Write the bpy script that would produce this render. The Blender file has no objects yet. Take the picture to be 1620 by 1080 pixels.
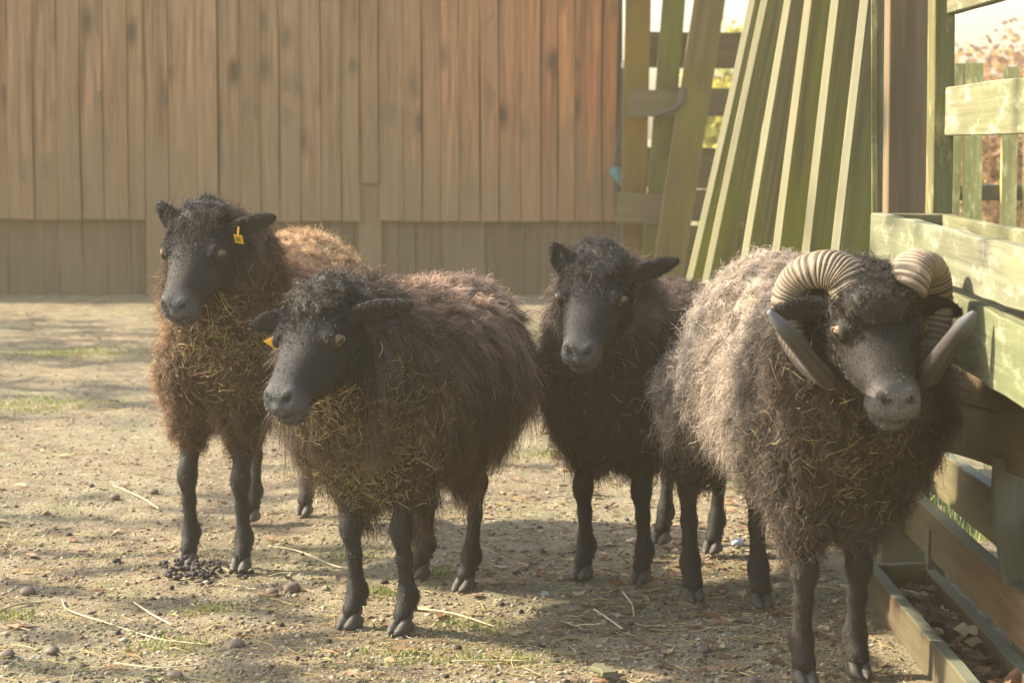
import bpy, math, random
import numpy as np
from mathutils import Vector, Matrix

C = bpy.context.scene.collection
rng = np.random.default_rng(11)
random.seed(11)
R = math.radians

# ------------------------------------------------------------------ camera, world, sun, exposure
CH, FPX = 0.80, 3600.0
PITCH = math.atan(325.0 / FPX)
cam = bpy.data.cameras.new('camera'); camo = bpy.data.objects.new('camera', cam); C.objects.link(camo)
camo.location = (0, 0, CH); camo.rotation_euler = (R(90) - PITCH, 0, 0)
cam.sensor_width = 36.0; cam.lens = 36.0 * FPX / 1620.0
cam.clip_start = 0.05; cam.clip_end = 2000
cam.dof.use_dof = True; cam.dof.focus_distance = 3.75; cam.dof.aperture_fstop = 11.0
bpy.context.scene.camera = camo

SUN = Vector((-0.82, 0.20, 0.62)).normalized()
w = bpy.data.worlds.new('World'); bpy.context.scene.world = w; w.use_nodes = True
nt = w.node_tree; nt.nodes.clear()
sky = nt.nodes.new('ShaderNodeTexSky'); sky.sky_type = 'NISHITA'; sky.sun_disc = False
sky.sun_elevation = math.asin(SUN.z); sky.sun_rotation = math.atan2(SUN.x, SUN.y)
sky.dust_density = 2.5; sky.air_density = 1.1
bg = nt.nodes.new('ShaderNodeBackground'); bg.inputs[1].default_value = 0.15
wo = nt.nodes.new('ShaderNodeOutputWorld')
nt.links.new(sky.outputs[0], bg.inputs[0]); nt.links.new(bg.outputs[0], wo.inputs[0])
sl = bpy.data.lights.new('sun', 'SUN'); sl.energy = 5.0; sl.angle = R(0.6); sl.color = (1.0, 0.86, 0.66)
slo = bpy.data.objects.new('sun', sl); C.objects.link(slo); slo.location = (-5, 3, 6)
slo.rotation_euler = SUN.to_track_quat('Z', 'Y').to_euler()
vs = bpy.context.scene.view_settings
vs.view_transform = 'Standard'; vs.look = 'None'; vs.exposure = 1.52; vs.gamma = 1.0
sc = bpy.context.scene
sc.cycles.use_denoising = True
sc.cycles.max_bounces = 8; sc.cycles.transparent_max_bounces = 8; sc.cycles.volume_bounces = 0
sc.cycles.diffuse_bounces = 3

# ------------------------------------------------------------------ picture-to-place helpers
def ray(u, v):
    c, s = math.cos(PITCH), math.sin(PITCH)
    a, b = (u - 810) / FPX, (540 - v) / FPX
    return np.array([a, c + b * s, -s + b * c])
def gnd(u, v, z=0.0):
    d = ray(u, v); t = (z - CH) / d[2]; return np.array([0, 0, CH]) + d * t
def at(u, v, Y):
    d = ray(u, v); return np.array([0, 0, CH]) + d * (Y / d[1])
def atX(u, v, X):
    d = ray(u, v); return np.array([0, 0, CH]) + d * (X / d[0])

# ------------------------------------------------------------------ tagging
def tag(o, label=None, cat=None, group=None, kind=None):
    if label: o['label'] = label
    if cat: o['category'] = cat
    if group: o['group'] = group
    if kind: o['kind'] = kind
    return o
def empty(name, loc=(0, 0, 0), rz=0.0):
    o = bpy.data.objects.new(name, None); C.objects.link(o)
    o.empty_display_size = 0.1
    o.location = loc; o.rotation_euler = (0, 0, rz); return o

def np_mesh(name, V, F, mat, parent=None, cols=None, smooth=True, attrs=None, mats=None, midx=None):
    V = np.asarray(V, dtype=np.float32); F = np.asarray(F, dtype=np.int32)
    k = F.shape[1]
    me = bpy.data.meshes.new(name)
    me.vertices.add(len(V)); me.vertices.foreach_set('co', V.ravel())
    me.loops.add(F.size); me.loops.foreach_set('vertex_index', F.ravel())
    me.polygons.add(len(F)); me.polygons.foreach_set('loop_start', np.arange(0, F.size, k, dtype=np.int32))
    me.update(calc_edges=True)
    if smooth: me.polygons.foreach_set('use_smooth', np.ones(len(F), dtype=bool))
    if cols is not None:
        a = me.color_attributes.new('col', 'FLOAT_COLOR', 'POINT')
        cc = np.ones((len(V), 4), dtype=np.float32); cc[:, :3] = cols
        a.data.foreach_set('color', cc.ravel())
    if attrs:
        for n, arr in attrs.items():
            a = me.attributes.new(n, 'FLOAT_VECTOR', 'POINT')
            a.data.foreach_set('vector', np.asarray(arr, dtype=np.float32).ravel())
    for m in (mats or [mat]): me.materials.append(m)
    if midx is not None: me.polygons.foreach_set('material_index', np.asarray(midx, dtype=np.int32))
    o = bpy.data.objects.new(name, me); C.objects.link(o)
    if parent: o.parent = parent
    return o

def py_mesh(name, V, F, mat, parent=None, smooth=False, cols=None, attrs=None):
    me = bpy.data.meshes.new(name); me.from_pydata([tuple(v) for v in V], [], F); me.update()
    if smooth: me.polygons.foreach_set('use_smooth', np.ones(len(me.polygons), dtype=bool))
    if cols is not None:
        a = me.color_attributes.new('col', 'FLOAT_COLOR', 'POINT')
        cc = np.ones((len(V), 4), dtype=np.float32); cc[:, :3] = cols
        a.data.foreach_set('color', cc.ravel())
    if attrs:
        for n, arr in attrs.items():
            a = me.attributes.new(n, 'FLOAT_VECTOR', 'POINT')
            a.data.foreach_set('vector', np.asarray(arr, dtype=np.float32).ravel())
    me.materials.append(mat)
    o = bpy.data.objects.new(name, me); C.objects.link(o)
    if parent: o.parent = parent
    return o

# ------------------------------------------------------------------ numpy noise
_perm = np.random.default_rng(5).permutation(4096)
def _h(i, j, k):
    return _perm[(_perm[(_perm[i & 4095] + j) & 4095] + k) & 4095] / 4095.0
def vnoise(x, y, z):
    x, y, z = np.broadcast_arrays(x, y, z)
    i, j, k = np.floor(x).astype(int), np.floor(y).astype(int), np.floor(z).astype(int)
    fx, fy, fz = x - i, y - j, z - k
    fx, fy, fz = [f * f * (3 - 2 * f) for f in (fx, fy, fz)]
    r = 0
    for a in (0, 1):
        for b in (0, 1):
            for c in (0, 1):
                r = r + _h(i + a, j + b, k + c) * (fx if a else 1 - fx) * (fy if b else 1 - fy) * (fz if c else 1 - fz)
    return r * 2 - 1
def fbm(x, y, z, o=3):
    r, a = 0, 1.0
    for n in range(o):
        r = r + a * vnoise(x * 2 ** n + 17 * n, y * 2 ** n + 5 * n, z * 2 ** n + 3 * n); a *= 0.5
    return r

# ------------------------------------------------------------------ node helpers / materials
def new_mat(name):
    m = bpy.data.materials.new(name); m.use_nodes = True
    t = m.node_tree; t.nodes.clear()
    out = t.nodes.new('ShaderNodeOutputMaterial')
    return m, t, out
def N(t, typ, **kw):
    n = t.nodes.new(typ)
    for k, v in kw.items():
        if k.startswith('i_'): n.inputs[k[2:].replace('_', ' ')].default_value = v
        else: setattr(n, k, v)
    return n
def ramp(t, fac, stops):
    r = t.nodes.new('ShaderNodeValToRGB'); e = r.color_ramp.elements
    while len(e) < len(stops): e.new(0.5)
    for el, (p, c) in zip(e, stops):
        el.position = p; el.color = (*c, 1) if len(c) == 3 else c
    t.links.new(fac, r.inputs[0]); return r.outputs[0]
def mixc(t, fac, a, b, mode='MIX'):
    m = t.nodes.new('ShaderNodeMix'); m.data_type = 'RGBA'; m.blend_type = mode
    for s, v in ((m.inputs[0], fac), (m.inputs[6], a), (m.inputs[7], b)):
        if hasattr(v, 'node'): t.links.new(v, s)
        elif isinstance(v, (int, float)): s.default_value = v
        else: s.default_value = (*v, 1)
    return m.outputs[2]
def noise(t, vec, scale, detail=4, rough=0.55, dist=0.0):
    n = t.nodes.new('ShaderNodeTexNoise'); n.inputs['Scale'].default_value = scale
    n.inputs['Detail'].default_value = detail; n.inputs['Roughness'].default_value = rough
    n.inputs['Distortion'].default_value = dist
    if vec is not None: t.links.new(vec, n.inputs['Vector'])
    return n.outputs[0]
def vmul(t, vec, s):
    m = t.nodes.new('ShaderNodeVectorMath'); m.operation = 'MULTIPLY'
    t.links.new(vec, m.inputs[0]); m.inputs[1].default_value = s; return m.outputs[0]
def bump(t, h, strength, dist):
    b = t.nodes.new('ShaderNodeBump'); b.inputs['Strength'].default_value = strength
    b.inputs['Distance'].default_value = dist; t.links.new(h, b.inputs['Height']); return b.outputs[0]
def principled(t, out, col, rough=0.7, normal=None, spec=0.3, **kw):
    p = t.nodes.new('ShaderNodeBsdfPrincipled')
    if hasattr(col, 'node'): t.links.new(col, p.inputs['Base Color'])
    else: p.inputs['Base Color'].default_value = (*col, 1)
    if hasattr(rough, 'node'): t.links.new(rough, p.inputs['Roughness'])
    else: p.inputs['Roughness'].default_value = rough
    p.inputs['Specular IOR Level'].default_value = spec
    for k, v in kw.items(): p.inputs[k.replace('_', ' ')].default_value = v
    if normal is not None: t.links.new(normal, p.inputs['Normal'])
    t.links.new(p.outputs[0], out.inputs[0]); return p

def wood_mat(name, c_lo, c_hi, algae=(0.2, 0.25, 0.05), al=0.3, knots=0.6, streak=(0.10, 0.08, 0.06), pale=0.0, edge=None, low=None):
    """weathered timber; 'bc' = (length, width, thickness) in metres plus a per-board offset, 'tint' = per-board tone"""
    m, t, out = new_mat(name)
    bc = N(t, 'ShaderNodeAttribute', attribute_name='bc').outputs['Vector']
    tint = N(t, 'ShaderNodeAttribute', attribute_name='tint').outputs['Vector']
    g = noise(t, vmul(t, bc, (1.6, 34, 34)), 1.0, 6, 0.65, 0.6)
    g2 = noise(t, vmul(t, bc, (5, 130, 130)), 1.0, 4, 0.6)
    base = ramp(t, g, [(0.34, c_lo), (0.5, tuple((a + b) / 2 for a, b in zip(c_lo, c_hi))), (0.66, c_hi)])
    base = mixc(t, ramp(t, g2, [(0.42, (0, 0, 0)), (0.62, (0.35,) * 3)]), base, streak)
    kn = t.nodes.new('ShaderNodeTexVoronoi'); kn.inputs['Scale'].default_value = 1.0
    wv = N(t, 'ShaderNodeTexNoise'); wv.inputs['Scale'].default_value = 9.0; t.links.new(bc, wv.inputs['Vector'])
    va = N(t, 'ShaderNodeVectorMath', operation='MULTIPLY_ADD'); t.links.new(wv.outputs['Color'], va.inputs[0]); va.inputs[1].default_value = (0.05, 0.02, 0); t.links.new(bc, va.inputs[2])
    t.links.new(vmul(t, va.outputs[0], (4.6, 10, 0.0)), kn.inputs['Vector'])
    kf = ramp(t, kn.outputs['Distance'], [(0.13, (knots,) * 3), (0.25, (knots * 0.6,) * 3), (0.50, (0, 0, 0))])
    sk = N(t, 'ShaderNodeSeparateXYZ'); t.links.new(kn.outputs['Color'], sk.inputs[0])
    kf = mixc(t, 1.0, kf, ramp(t, sk.outputs[0], [(0.58, (0, 0, 0)), (0.62, (1, 1, 1))]), 'MULTIPLY')
    base = mixc(t, kf, base, (0.05, 0.035, 0.025))
    big = noise(t, vmul(t, bc, (1.2, 3, 3)), 1.3, 4)
    base = mixc(t, ramp(t, big, [(0.40, (0, 0, 0)), (0.66, (al,) * 3)]), base, algae)
    if pale > 0:
        pn = noise(t, vmul(t, bc, (6, 16, 16)), 2.0, 6, 0.7)
        base = mixc(t, ramp(t, pn, [(0.52, (0, 0, 0)), (0.68, (pale,) * 3)]), base, (0.62, 0.60, 0.50))
    base = mixc(t, 1.0, base, tint, 'MULTIPLY')
    if low:      # greyer tone mixed in by height towards the foot of the boards
        sp = N(t, 'ShaderNodeSeparateXYZ'); t.links.new(N(t, 'ShaderNodeTexCoord').outputs['Object'], sp.inputs[0])
        ad = N(t, 'ShaderNodeMath', operation='MULTIPLY_ADD'); t.links.new(big, ad.inputs[0]); ad.inputs[1].default_value = -0.9; t.links.new(sp.outputs[2], ad.inputs[2])
        base = mixc(t, ramp(t, ad.outputs[0], [(0.10, (0.7,) * 3), (0.60, (0, 0, 0))]), base, mixc(t, g, tuple(x * 0.8 for x in low), low))
    if edge:
        sp = N(t, 'ShaderNodeSeparateXYZ'); t.links.new(N(t, 'ShaderNodeAttribute', attribute_name='edge').outputs['Vector'], sp.inputs[0])
        base = mixc(t, ramp(t, sp.outputs[0], [(0.5, (0, 0, 0)), (0.95, (0.85,) * 3)]), base, mixc(t, g, tuple(x * 0.75 for x in edge), edge))
    principled(t, out, base, 0.8, bump(t, g, 0.5, 0.004), 0.25)
    return m

def attr_mat(name, rough=0.7, transl=0.0, spec=0.3, bump_s=0, scale=300):
    m, t, out = new_mat(name)
    col = N(t, 'ShaderNodeAttribute', attribute_name='col').outputs['Color']
    nrm = None
    if bump_s:
        tc = N(t, 'ShaderNodeTexCoord').outputs['Object']
        nrm = bump(t, noise(t, tc, scale, 3), bump_s, 0.002)
    p = principled(t, out, col, rough, nrm, spec)
    if transl:
        tr = N(t, 'ShaderNodeBsdfTranslucent'); t.links.new(col, tr.inputs[0])
        mx = N(t, 'ShaderNodeMixShader'); mx.inputs[0].default_value = transl
        t.links.new(p.outputs[0], mx.inputs[1]); t.links.new(tr.outputs[0], mx.inputs[2])
        t.links.new(mx.outputs[0], out.inputs[0])
    return m

M = {}
M['fleece_base'] = attr_mat('fleece_under', 0.9, 0, 0.1, 0.6, 160)
M['fleece'] = attr_mat('wool_strands', 0.55, 0.30, 0.35)
M['coat'] = attr_mat('short_coat', 0.70, 0.0, 0.28, 0.5, 420)
M['coat_hair'] = attr_mat('short_coat_hair', 0.58, 0.0, 0.32)
M['straw'] = attr_mat('straw', 0.6, 0.15, 0.3)
M['litter'] = attr_mat('leaf_litter', 0.65, 0.2, 0.3)
M['clod'] = attr_mat('earth_crumbs', 0.9, 0, 0.2)
M['grass'] = attr_mat('grass_blades', 0.55, 0.35, 0.3)
M['leafcard'] = attr_mat('autumn_leaves', 0.6, 0.4, 0.2)

def simple(name, col, rough=0.6, spec=0.4, nscale=None, var=0.3, bmp=0.0, bdist=0.002, **kw):
    m, t, out = new_mat(name)
    c, nrm = col, None
    if nscale:
        tc = N(t, 'ShaderNodeTexCoord').outputs['Object']
        n = noise(t, tc, nscale, 4)
        c = ramp(t, n, [(0.3, tuple(x * (1 - var) for x in col)), (0.7, tuple(min(1, x * (1 + var)) for x in col))])
        if bmp: nrm = bump(t, n, bmp, bdist)
    principled(t, out, c, rough, nrm, spec, **kw); return m
M['skin'] = simple('black_face_hair', (0.022, 0.023, 0.026), 0.48, 0.55, 420, 0.35, 0.5, 0.0015, Sheen_Weight=0.25)
M['hoof'] = simple('grey_horny_hoof', (0.060, 0.054, 0.045), 0.65, 0.4, 90, 0.5, 0.2)
M['iris'] = simple('amber_iris', (0.13, 0.075, 0.025), 0.12, 0.6, 300, 0.3)
M['pupil'] = simple('pupil', (0.004, 0.004, 0.004), 0.08, 0.7)
M['lid'] = simple('eyelid_skin', (0.26, 0.18, 0.10), 0.5, 0.4, 200, 0.3)
M['tag'] = simple('yellow_plastic', (0.75, 0.42, 0.02), 0.35, 0.4, 60, 0.1)
M['tagprint'] = simple('dark_print', (0.08, 0.06, 0.03), 0.5, 0.3)

# ------------------------------------------------------------------ SDF toolkit
class Field:
    def __init__(s, lo, hi, h):
        s.h = h; s.lo = np.array(lo, float)
        s.n = np.ceil((np.array(hi) - s.lo) / h).astype(int) + 1
        s.F = np.full(s.n, 0.05, dtype=np.float32)
        s.ax = [s.lo[i] + h * np.arange(s.n[i]) for i in range(3)]
    def sub(s, lo, hi, pad):
        sl, gr = [], []
        for i in range(3):
            a = max(0, int((lo[i] - pad - s.lo[i]) / s.h)); b = min(s.n[i], int((hi[i] + pad - s.lo[i]) / s.h) + 2)
            sl.append(slice(a, max(b, a)))
        g = np.meshgrid(*[s.ax[i][sl[i]] for i in range(3)], indexing='ij')
        return tuple(sl), g
    def union(s, fn, lo, hi, k, op='u'):
        sl, g = s.sub(lo, hi, 0.03 + k)
        if g[0].size == 0: return
        d = fn(*g).astype(np.float32); F = s.F[sl]
        if op == 'u':
            hh = np.clip(0.5 + 0.5 * (F - d) / k, 0, 1); s.F[sl] = F * (1 - hh) + d * hh - k * hh * (1 - hh)
        else:
            hh = np.clip(0.5 - 0.5 * (F + d) / k, 0, 1); s.F[sl] = F * (1 - hh) - d * hh + k * hh * (1 - hh)
    def ell(s, c, r, Rm=None, k=0.02, op='u'):
        c = np.array(c, float); r = np.array(r, float); m = r.max()
        Rm = np.eye(3) if Rm is None else Rm
        def fn(x, y, z):
            p = [x - c[0], y - c[1], z - c[2]]
            q = [(Rm[0, i] * p[0] + Rm[1, i] * p[1] + Rm[2, i] * p[2]) for i in range(3)]
            k0 = np.sqrt(sum((q[i] / r[i]) ** 2 for i in range(3))) + 1e-6
            k1 = np.sqrt(sum((q[i] / r[i] ** 2) ** 2 for i in range(3))) + 1e-6
            return k0 * (k0 - 1) / k1
        s.union(fn, c - m, c + m, k, op)
    def cap(s, a, b, ra, rb, k=0.02, op='u'):
        a, b = np.array(a, float), np.array(b, float); ab = b - a; L = ab @ ab; m = max(ra, rb)
        def fn(x, y, z):
            t = np.clip(((x - a[0]) * ab[0] + (y - a[1]) * ab[1] + (z - a[2]) * ab[2]) / L, 0, 1)
            return np.sqrt((x - a[0] - t * ab[0]) ** 2 + (y - a[1] - t * ab[1]) ** 2 + (z - a[2] - t * ab[2]) ** 2) - (ra + (rb - ra) * t)
        s.union(fn, np.minimum(a, b) - m, np.maximum(a, b) + m, k, op)
    def mesh(s):
        F = s.F; nx, ny, nz = F.shape
        ins = F < 0
        cnt = np.zeros((nx - 1, ny - 1, nz - 1), dtype=np.int8)
        for a in (0, 1):
            for b in (0, 1):
                for c in (0, 1):
                    cnt += ins[a:nx - 1 + a, b:ny - 1 + b, c:nz - 1 + c]
        act = (cnt > 0) & (cnt < 8)
        I = np.argwhere(act); idx = np.full(act.shape, -1, dtype=np.int32); idx[act] = np.arange(len(I))
        acc = np.zeros((len(I), 3)); w_ = np.zeros(len(I))
        cs = [(a, b, c) for a in (0, 1) for b in (0, 1) for c in (0, 1)]
        val = {c: F[I[:, 0] + c[0], I[:, 1] + c[1], I[:, 2] + c[2]] for c in cs}
        for p in cs:
            for ax in range(3):
                if p[ax] == 0:
                    q = list(p); q[ax] = 1; q = tuple(q)
                    m = (val[p] < 0) != (val[q] < 0)
                    t = np.where(m, val[p] / np.where(m, val[p] - val[q], 1), 0)
                    pt = np.zeros((len(I), 3)) + np.array(p); pt[:, ax] += t
                    acc += pt * m[:, None]; w_ += m
        V = s.lo + (I + acc / w_[:, None]) * s.h
        quads = []
        for ax in range(3):
            o1, o2 = [(1, 2), (2, 0), (0, 1)][ax]
            sa = [slice(None)] * 3; sb = [slice(None)] * 3; sa[ax] = slice(0, -1); sb[ax] = slice(1, None)
            A, B = ins[tuple(sa)], ins[tuple(sb)]
            E = np.argwhere(A != B)
            ok = (E[:, o1] > 0) & (E[:, o2] > 0) & (E[:, o1] < F.shape[o1] - 1) & (E[:, o2] < F.shape[o2] - 1)
            E = E[ok]; flip = A[E[:, 0], E[:, 1], E[:, 2]]
            def cell(d1, d2):
                q = E.copy(); q[:, o1] += d1; q[:, o2] += d2
                return idx[q[:, 0], q[:, 1], q[:, 2]]
            Q = np.stack([cell(-1, -1), cell(0, -1), cell(0, 0), cell(-1, 0)], 1)
            Q[~flip] = Q[~flip][:, ::-1]
            quads.append(Q)
        return V, np.concatenate(quads)

def vnormals(V, Q):
    fn = np.cross(V[Q[:, 2]] - V[Q[:, 0]], V[Q[:, 3]] - V[Q[:, 1]])
    n = np.zeros_like(V)
    for i in range(4): np.add.at(n, Q[:, i], fn)
    return n / (np.linalg.norm(n, axis=1)[:, None] + 1e-12), np.linalg.norm(fn, axis=1) / 2

def nrmz(a): return a / (np.linalg.norm(a, axis=-1, keepdims=True) + 1e-12)

def sample_surface(V, Q, n, r, weight=None):
    nv, ar = vnormals(V, Q)
    cen = V[Q].mean(1)
    wgt = ar * (weight(cen, nv[Q[:, 0]]) if weight else 1.0)
    f = r.choice(len(Q), n, p=wgt / wgt.sum())
    a, b = r.random(n)[:, None], r.random(n)[:, None]
    q = Q[f]
    P = V[q[:, 0]] * (1 - a) * (1 - b) + V[q[:, 1]] * a * (1 - b) + V[q[:, 2]] * a * b + V[q[:, 3]] * (1 - a) * b
    NN = nrmz(nv[q].mean(1))
    return P, NN

def strands(P, Nn, per, L, flow, lift, droop, curl, freq, rad, width, r, segs=6, converge=0.5, colfn=None, stray=0.25, wt=0.75, rnd=0.35, jit=0.22):
    """locks of wool: P roots, Nn normals, per strands in each lock; ribbons with real width"""
    n = len(P); T = segs + 1
    g = np.array([0, 0, -1.0]); gt = g - Nn * (Nn @ g)[:, None]
    fl = flow - Nn * (flow * Nn).sum(1)[:, None]
    d0 = nrmz(Nn * lift[:, None] + fl + rnd * r.normal(size=(n, 3)))
    ph = r.random(n) * 6.28; ph2 = r.random(n)
    U = nrmz(np.cross(d0, r.normal(size=(n, 3)))); W = np.cross(d0, U)
    rep = np.repeat(np.arange(n), per); m = len(rep)
    u1 = nrmz(np.cross(Nn, [0.31, 0.2, 0.93])); v1 = np.cross(Nn, u1)
    ra = rad * np.sqrt(r.random(m)); an = r.random(m) * 6.28
    off = u1[rep] * (ra * np.cos(an))[:, None] + v1[rep] * (ra * np.sin(an))[:, None]
    Ls = L[rep] * (0.65 + 0.5 * r.random(m))
    d = nrmz(d0[rep] + jit * r.normal(size=(m, 3)))
    sv = r.normal(size=(m, 3)) * stray
    phs = ph[rep] + r.normal(size=m) * 0.5
    t = np.linspace(0, 1, T)
    pts = np.empty((m, T, 3), dtype=np.float32)
    cu = curl[rep]
    for k, tt in enumerate(t):
        a = freq * tt * 6.28 + phs
        amp = (cu * min(1, tt * 2.5))[:, None]
        pts[:, k] = (P[rep] - Nn[rep] * 0.006 + off * (1 - converge * tt) + d * (Ls * tt)[:, None]
                     + (gt[rep] * droop[rep][:, None] - Nn[rep] * 0.25) * (Ls * tt * tt)[:, None]
                     + U[rep] * (np.cos(a)[:, None]) * amp + W[rep] * (np.sin(a)[:, None]) * amp
                     + sv * (Ls * tt * tt)[:, None])
    tan = np.gradient(pts, axis=1)
    side = nrmz(np.cross(tan, (nrmz(Nn[rep] + 0.6 * r.normal(size=(m, 3))))[:, None, :]))
    wv = (width * (1 - wt * t))[None, :, None] * (0.7 + 0.6 * r.random(m))[:, None, None]
    V = np.empty((m, T, 2, 3), dtype=np.float32); V[:, :, 0] = pts - side * wv / 2; V[:, :, 1] = pts + side * wv / 2
    base = (np.arange(m) * T * 2)[:, None] + (np.arange(segs) * 2)[None, :]
    Q = np.stack([base, base + 1, base + 3, base + 2], -1).reshape(-1, 4)
    lc, tc = colfn(P, Nn, r)            # lock base colour / tip colour
    j = ((1 + 0.13 * r.normal(size=m)).clip(0.4, 1.8) * (1 + 0.32 * r.normal(size=n)).clip(0.45, 2.0)[rep])[:, None, None]
    tt = (t ** 1.3)[None, :, None]
    col = (lc[rep][:, None, :] * (1 - tt) + tc[rep][:, None, :] * tt) * j
    col = np.repeat(col[:, :, None, :], 2, axis=2).reshape(-1, 3)
    return V.reshape(-1, 3), Q, col

def merge(parts):
    Vs, Qs, Cs, o = [], [], [], 0
    for V, Q, c in parts:
        Vs.append(V); Qs.append(Q + o); Cs.append(c); o += len(V)
    return np.concatenate(Vs), np.concatenate(Qs), np.concatenate(Cs)

def tube(pts, rad, ns=8, up=None):
    pts = np.asarray(pts, float); n = len(pts); rad = np.broadcast_to(rad, (n,))
    tan = nrmz(np.gradient(pts, axis=0))
    u = np.cross(tan[0], [0.3, 0.5, 0.8]); u /= np.linalg.norm(u)
    V = []
    for i in range(n):
        u = u - tan[i] * (u @ tan[i]); u /= np.linalg.norm(u); v = np.cross(tan[i], u)
        for k in range(ns):
            a = 6.28318 * k / ns; V.append(pts[i] + rad[i] * (math.cos(a) * u + math.sin(a) * v))
    F = [[i * ns + k, i * ns + (k + 1) % ns, (i + 1) * ns + (k + 1) % ns, (i + 1) * ns + k] for i in range(n - 1) for k in range(ns)]
    F.append(list(range(ns))[::-1]); F.append([(n - 1) * ns + k for k in range(ns)])
    return V, F
def catmull(P, n):
    P = np.asarray(P, float); P = np.vstack([2 * P[0] - P[1], P, 2 * P[-1] - P[-2]]); m = len(P) - 3
    out = []
    for s in np.linspace(0, m - 1e-6, n):
        i = int(s); t = s - i; a, b, c, d = P[i:i + 4]
        out.append(0.5 * ((2 * b) + (-a + c) * t + (2 * a - 5 * b + 4 * c - d) * t * t + (-a + 3 * b - 3 * c + d) * t ** 3))
    return np.array(out)
def uvsphere(c, r, nu=20, nv=12, Rm=np.eye(3)):
    V, F = [], []
    for i in range(nv + 1):
        th = math.pi * i / nv
        for j in range(nu):
            p = 6.28318 * j / nu
            V.append(np.asarray(c) + Rm @ (np.asarray(r) * np.array([math.sin(th) * math.cos(p), math.sin(th) * math.sin(p), math.cos(th)])))
    for i in range(nv):
        for j in range(nu):
            F.append([i * nu + j, i * nu + (j + 1) % nu, (i + 1) * nu + (j + 1) % nu, (i + 1) * nu + j][::-1])
    return V, F

# ================================================================== SETTING
def gz(x, y):
    x = np.asarray(x, float); y = np.asarray(y, float)
    z = 0.010 * fbm(x * 1.7, y * 1.7, 0.3, 2) + 0.006 * fbm(x * 9, y * 9, 4.1, 3) + 0.0022 * fbm(x * 45, y * 45, 1.7, 2)
    return z * np.clip(1.6 - np.hypot(x, y - 4) / 14, 0.1, 1) - 0.004

def build_ground():
    xs = np.concatenate([-np.geomspace(300, 2.9, 26), np.arange(-2.8, 1.9, 0.014), np.geomspace(2.0, 300, 26)])
    ys = np.concatenate([[-60, -20, -6, -2, 0, 1.2, 2.0], np.geomspace(2.4, 12.2, 560), np.geomspace(12.6, 500, 26)])
    X, Y = np.meshgrid(xs, ys, indexing='ij')
    V = np.stack([X, Y, gz(X, Y)], -1).reshape(-1, 3)
    nx, ny = len(xs), len(ys)
    i, j = np.meshgrid(np.arange(nx - 1), np.arange(ny - 1), indexing='ij'); b = (i * ny + j).ravel()
    Q = np.stack([b, b + ny, b + ny + 1, b + 1], 1)
    m, t, out = new_mat('packed_earth')
    tc = N(t, 'ShaderNodeTexCoord').outputs['Object']
    n1 = noise(t, tc, 1.6, 5, 0.6); n2 = noise(t, tc, 14, 6, 0.7); n3 = noise(t, tc, 120, 4, 0.7); n4 = noise(t, tc, 5, 4, 0.6, 0.5)
    c = ramp(t, n2, [(0.30, (0.135, 0.105, 0.066)), (0.5, (0.245, 0.200, 0.128)), (0.70, (0.36, 0.305, 0.200))])
    c = mixc(t, ramp(t, n1, [(0.45, (0, 0, 0)), (0.62, (0.55,) * 3)]), c, (0.29, 0.27, 0.17))
    c = mixc(t, ramp(t, n4, [(0.58, (0, 0, 0)), (0.70, (0.5,) * 3)]), c, (0.25, 0.27, 0.11))
    c = mixc(t, ramp(t, n3, [(0.32, (0.85,) * 3), (0.50, (0, 0, 0))]), c, (0.085, 0.065, 0.045))
    c = mixc(t, ramp(t, n3, [(0.60, (0, 0, 0)), (0.75, (0.5,) * 3)]), c, (0.56, 0.50, 0.37))
    h = N(t, 'ShaderNodeMath', operation='ADD'); t.links.new(n2, h.inputs[0]); t.links.new(n3, h.inputs[1])
    principled(t, out, c, 0.92, bump(t, h.outputs[0], 0.9, 0.010), 0.2)
    tag(np_mesh('ground', V, Q, m), kind='structure')
build_ground()

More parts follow.
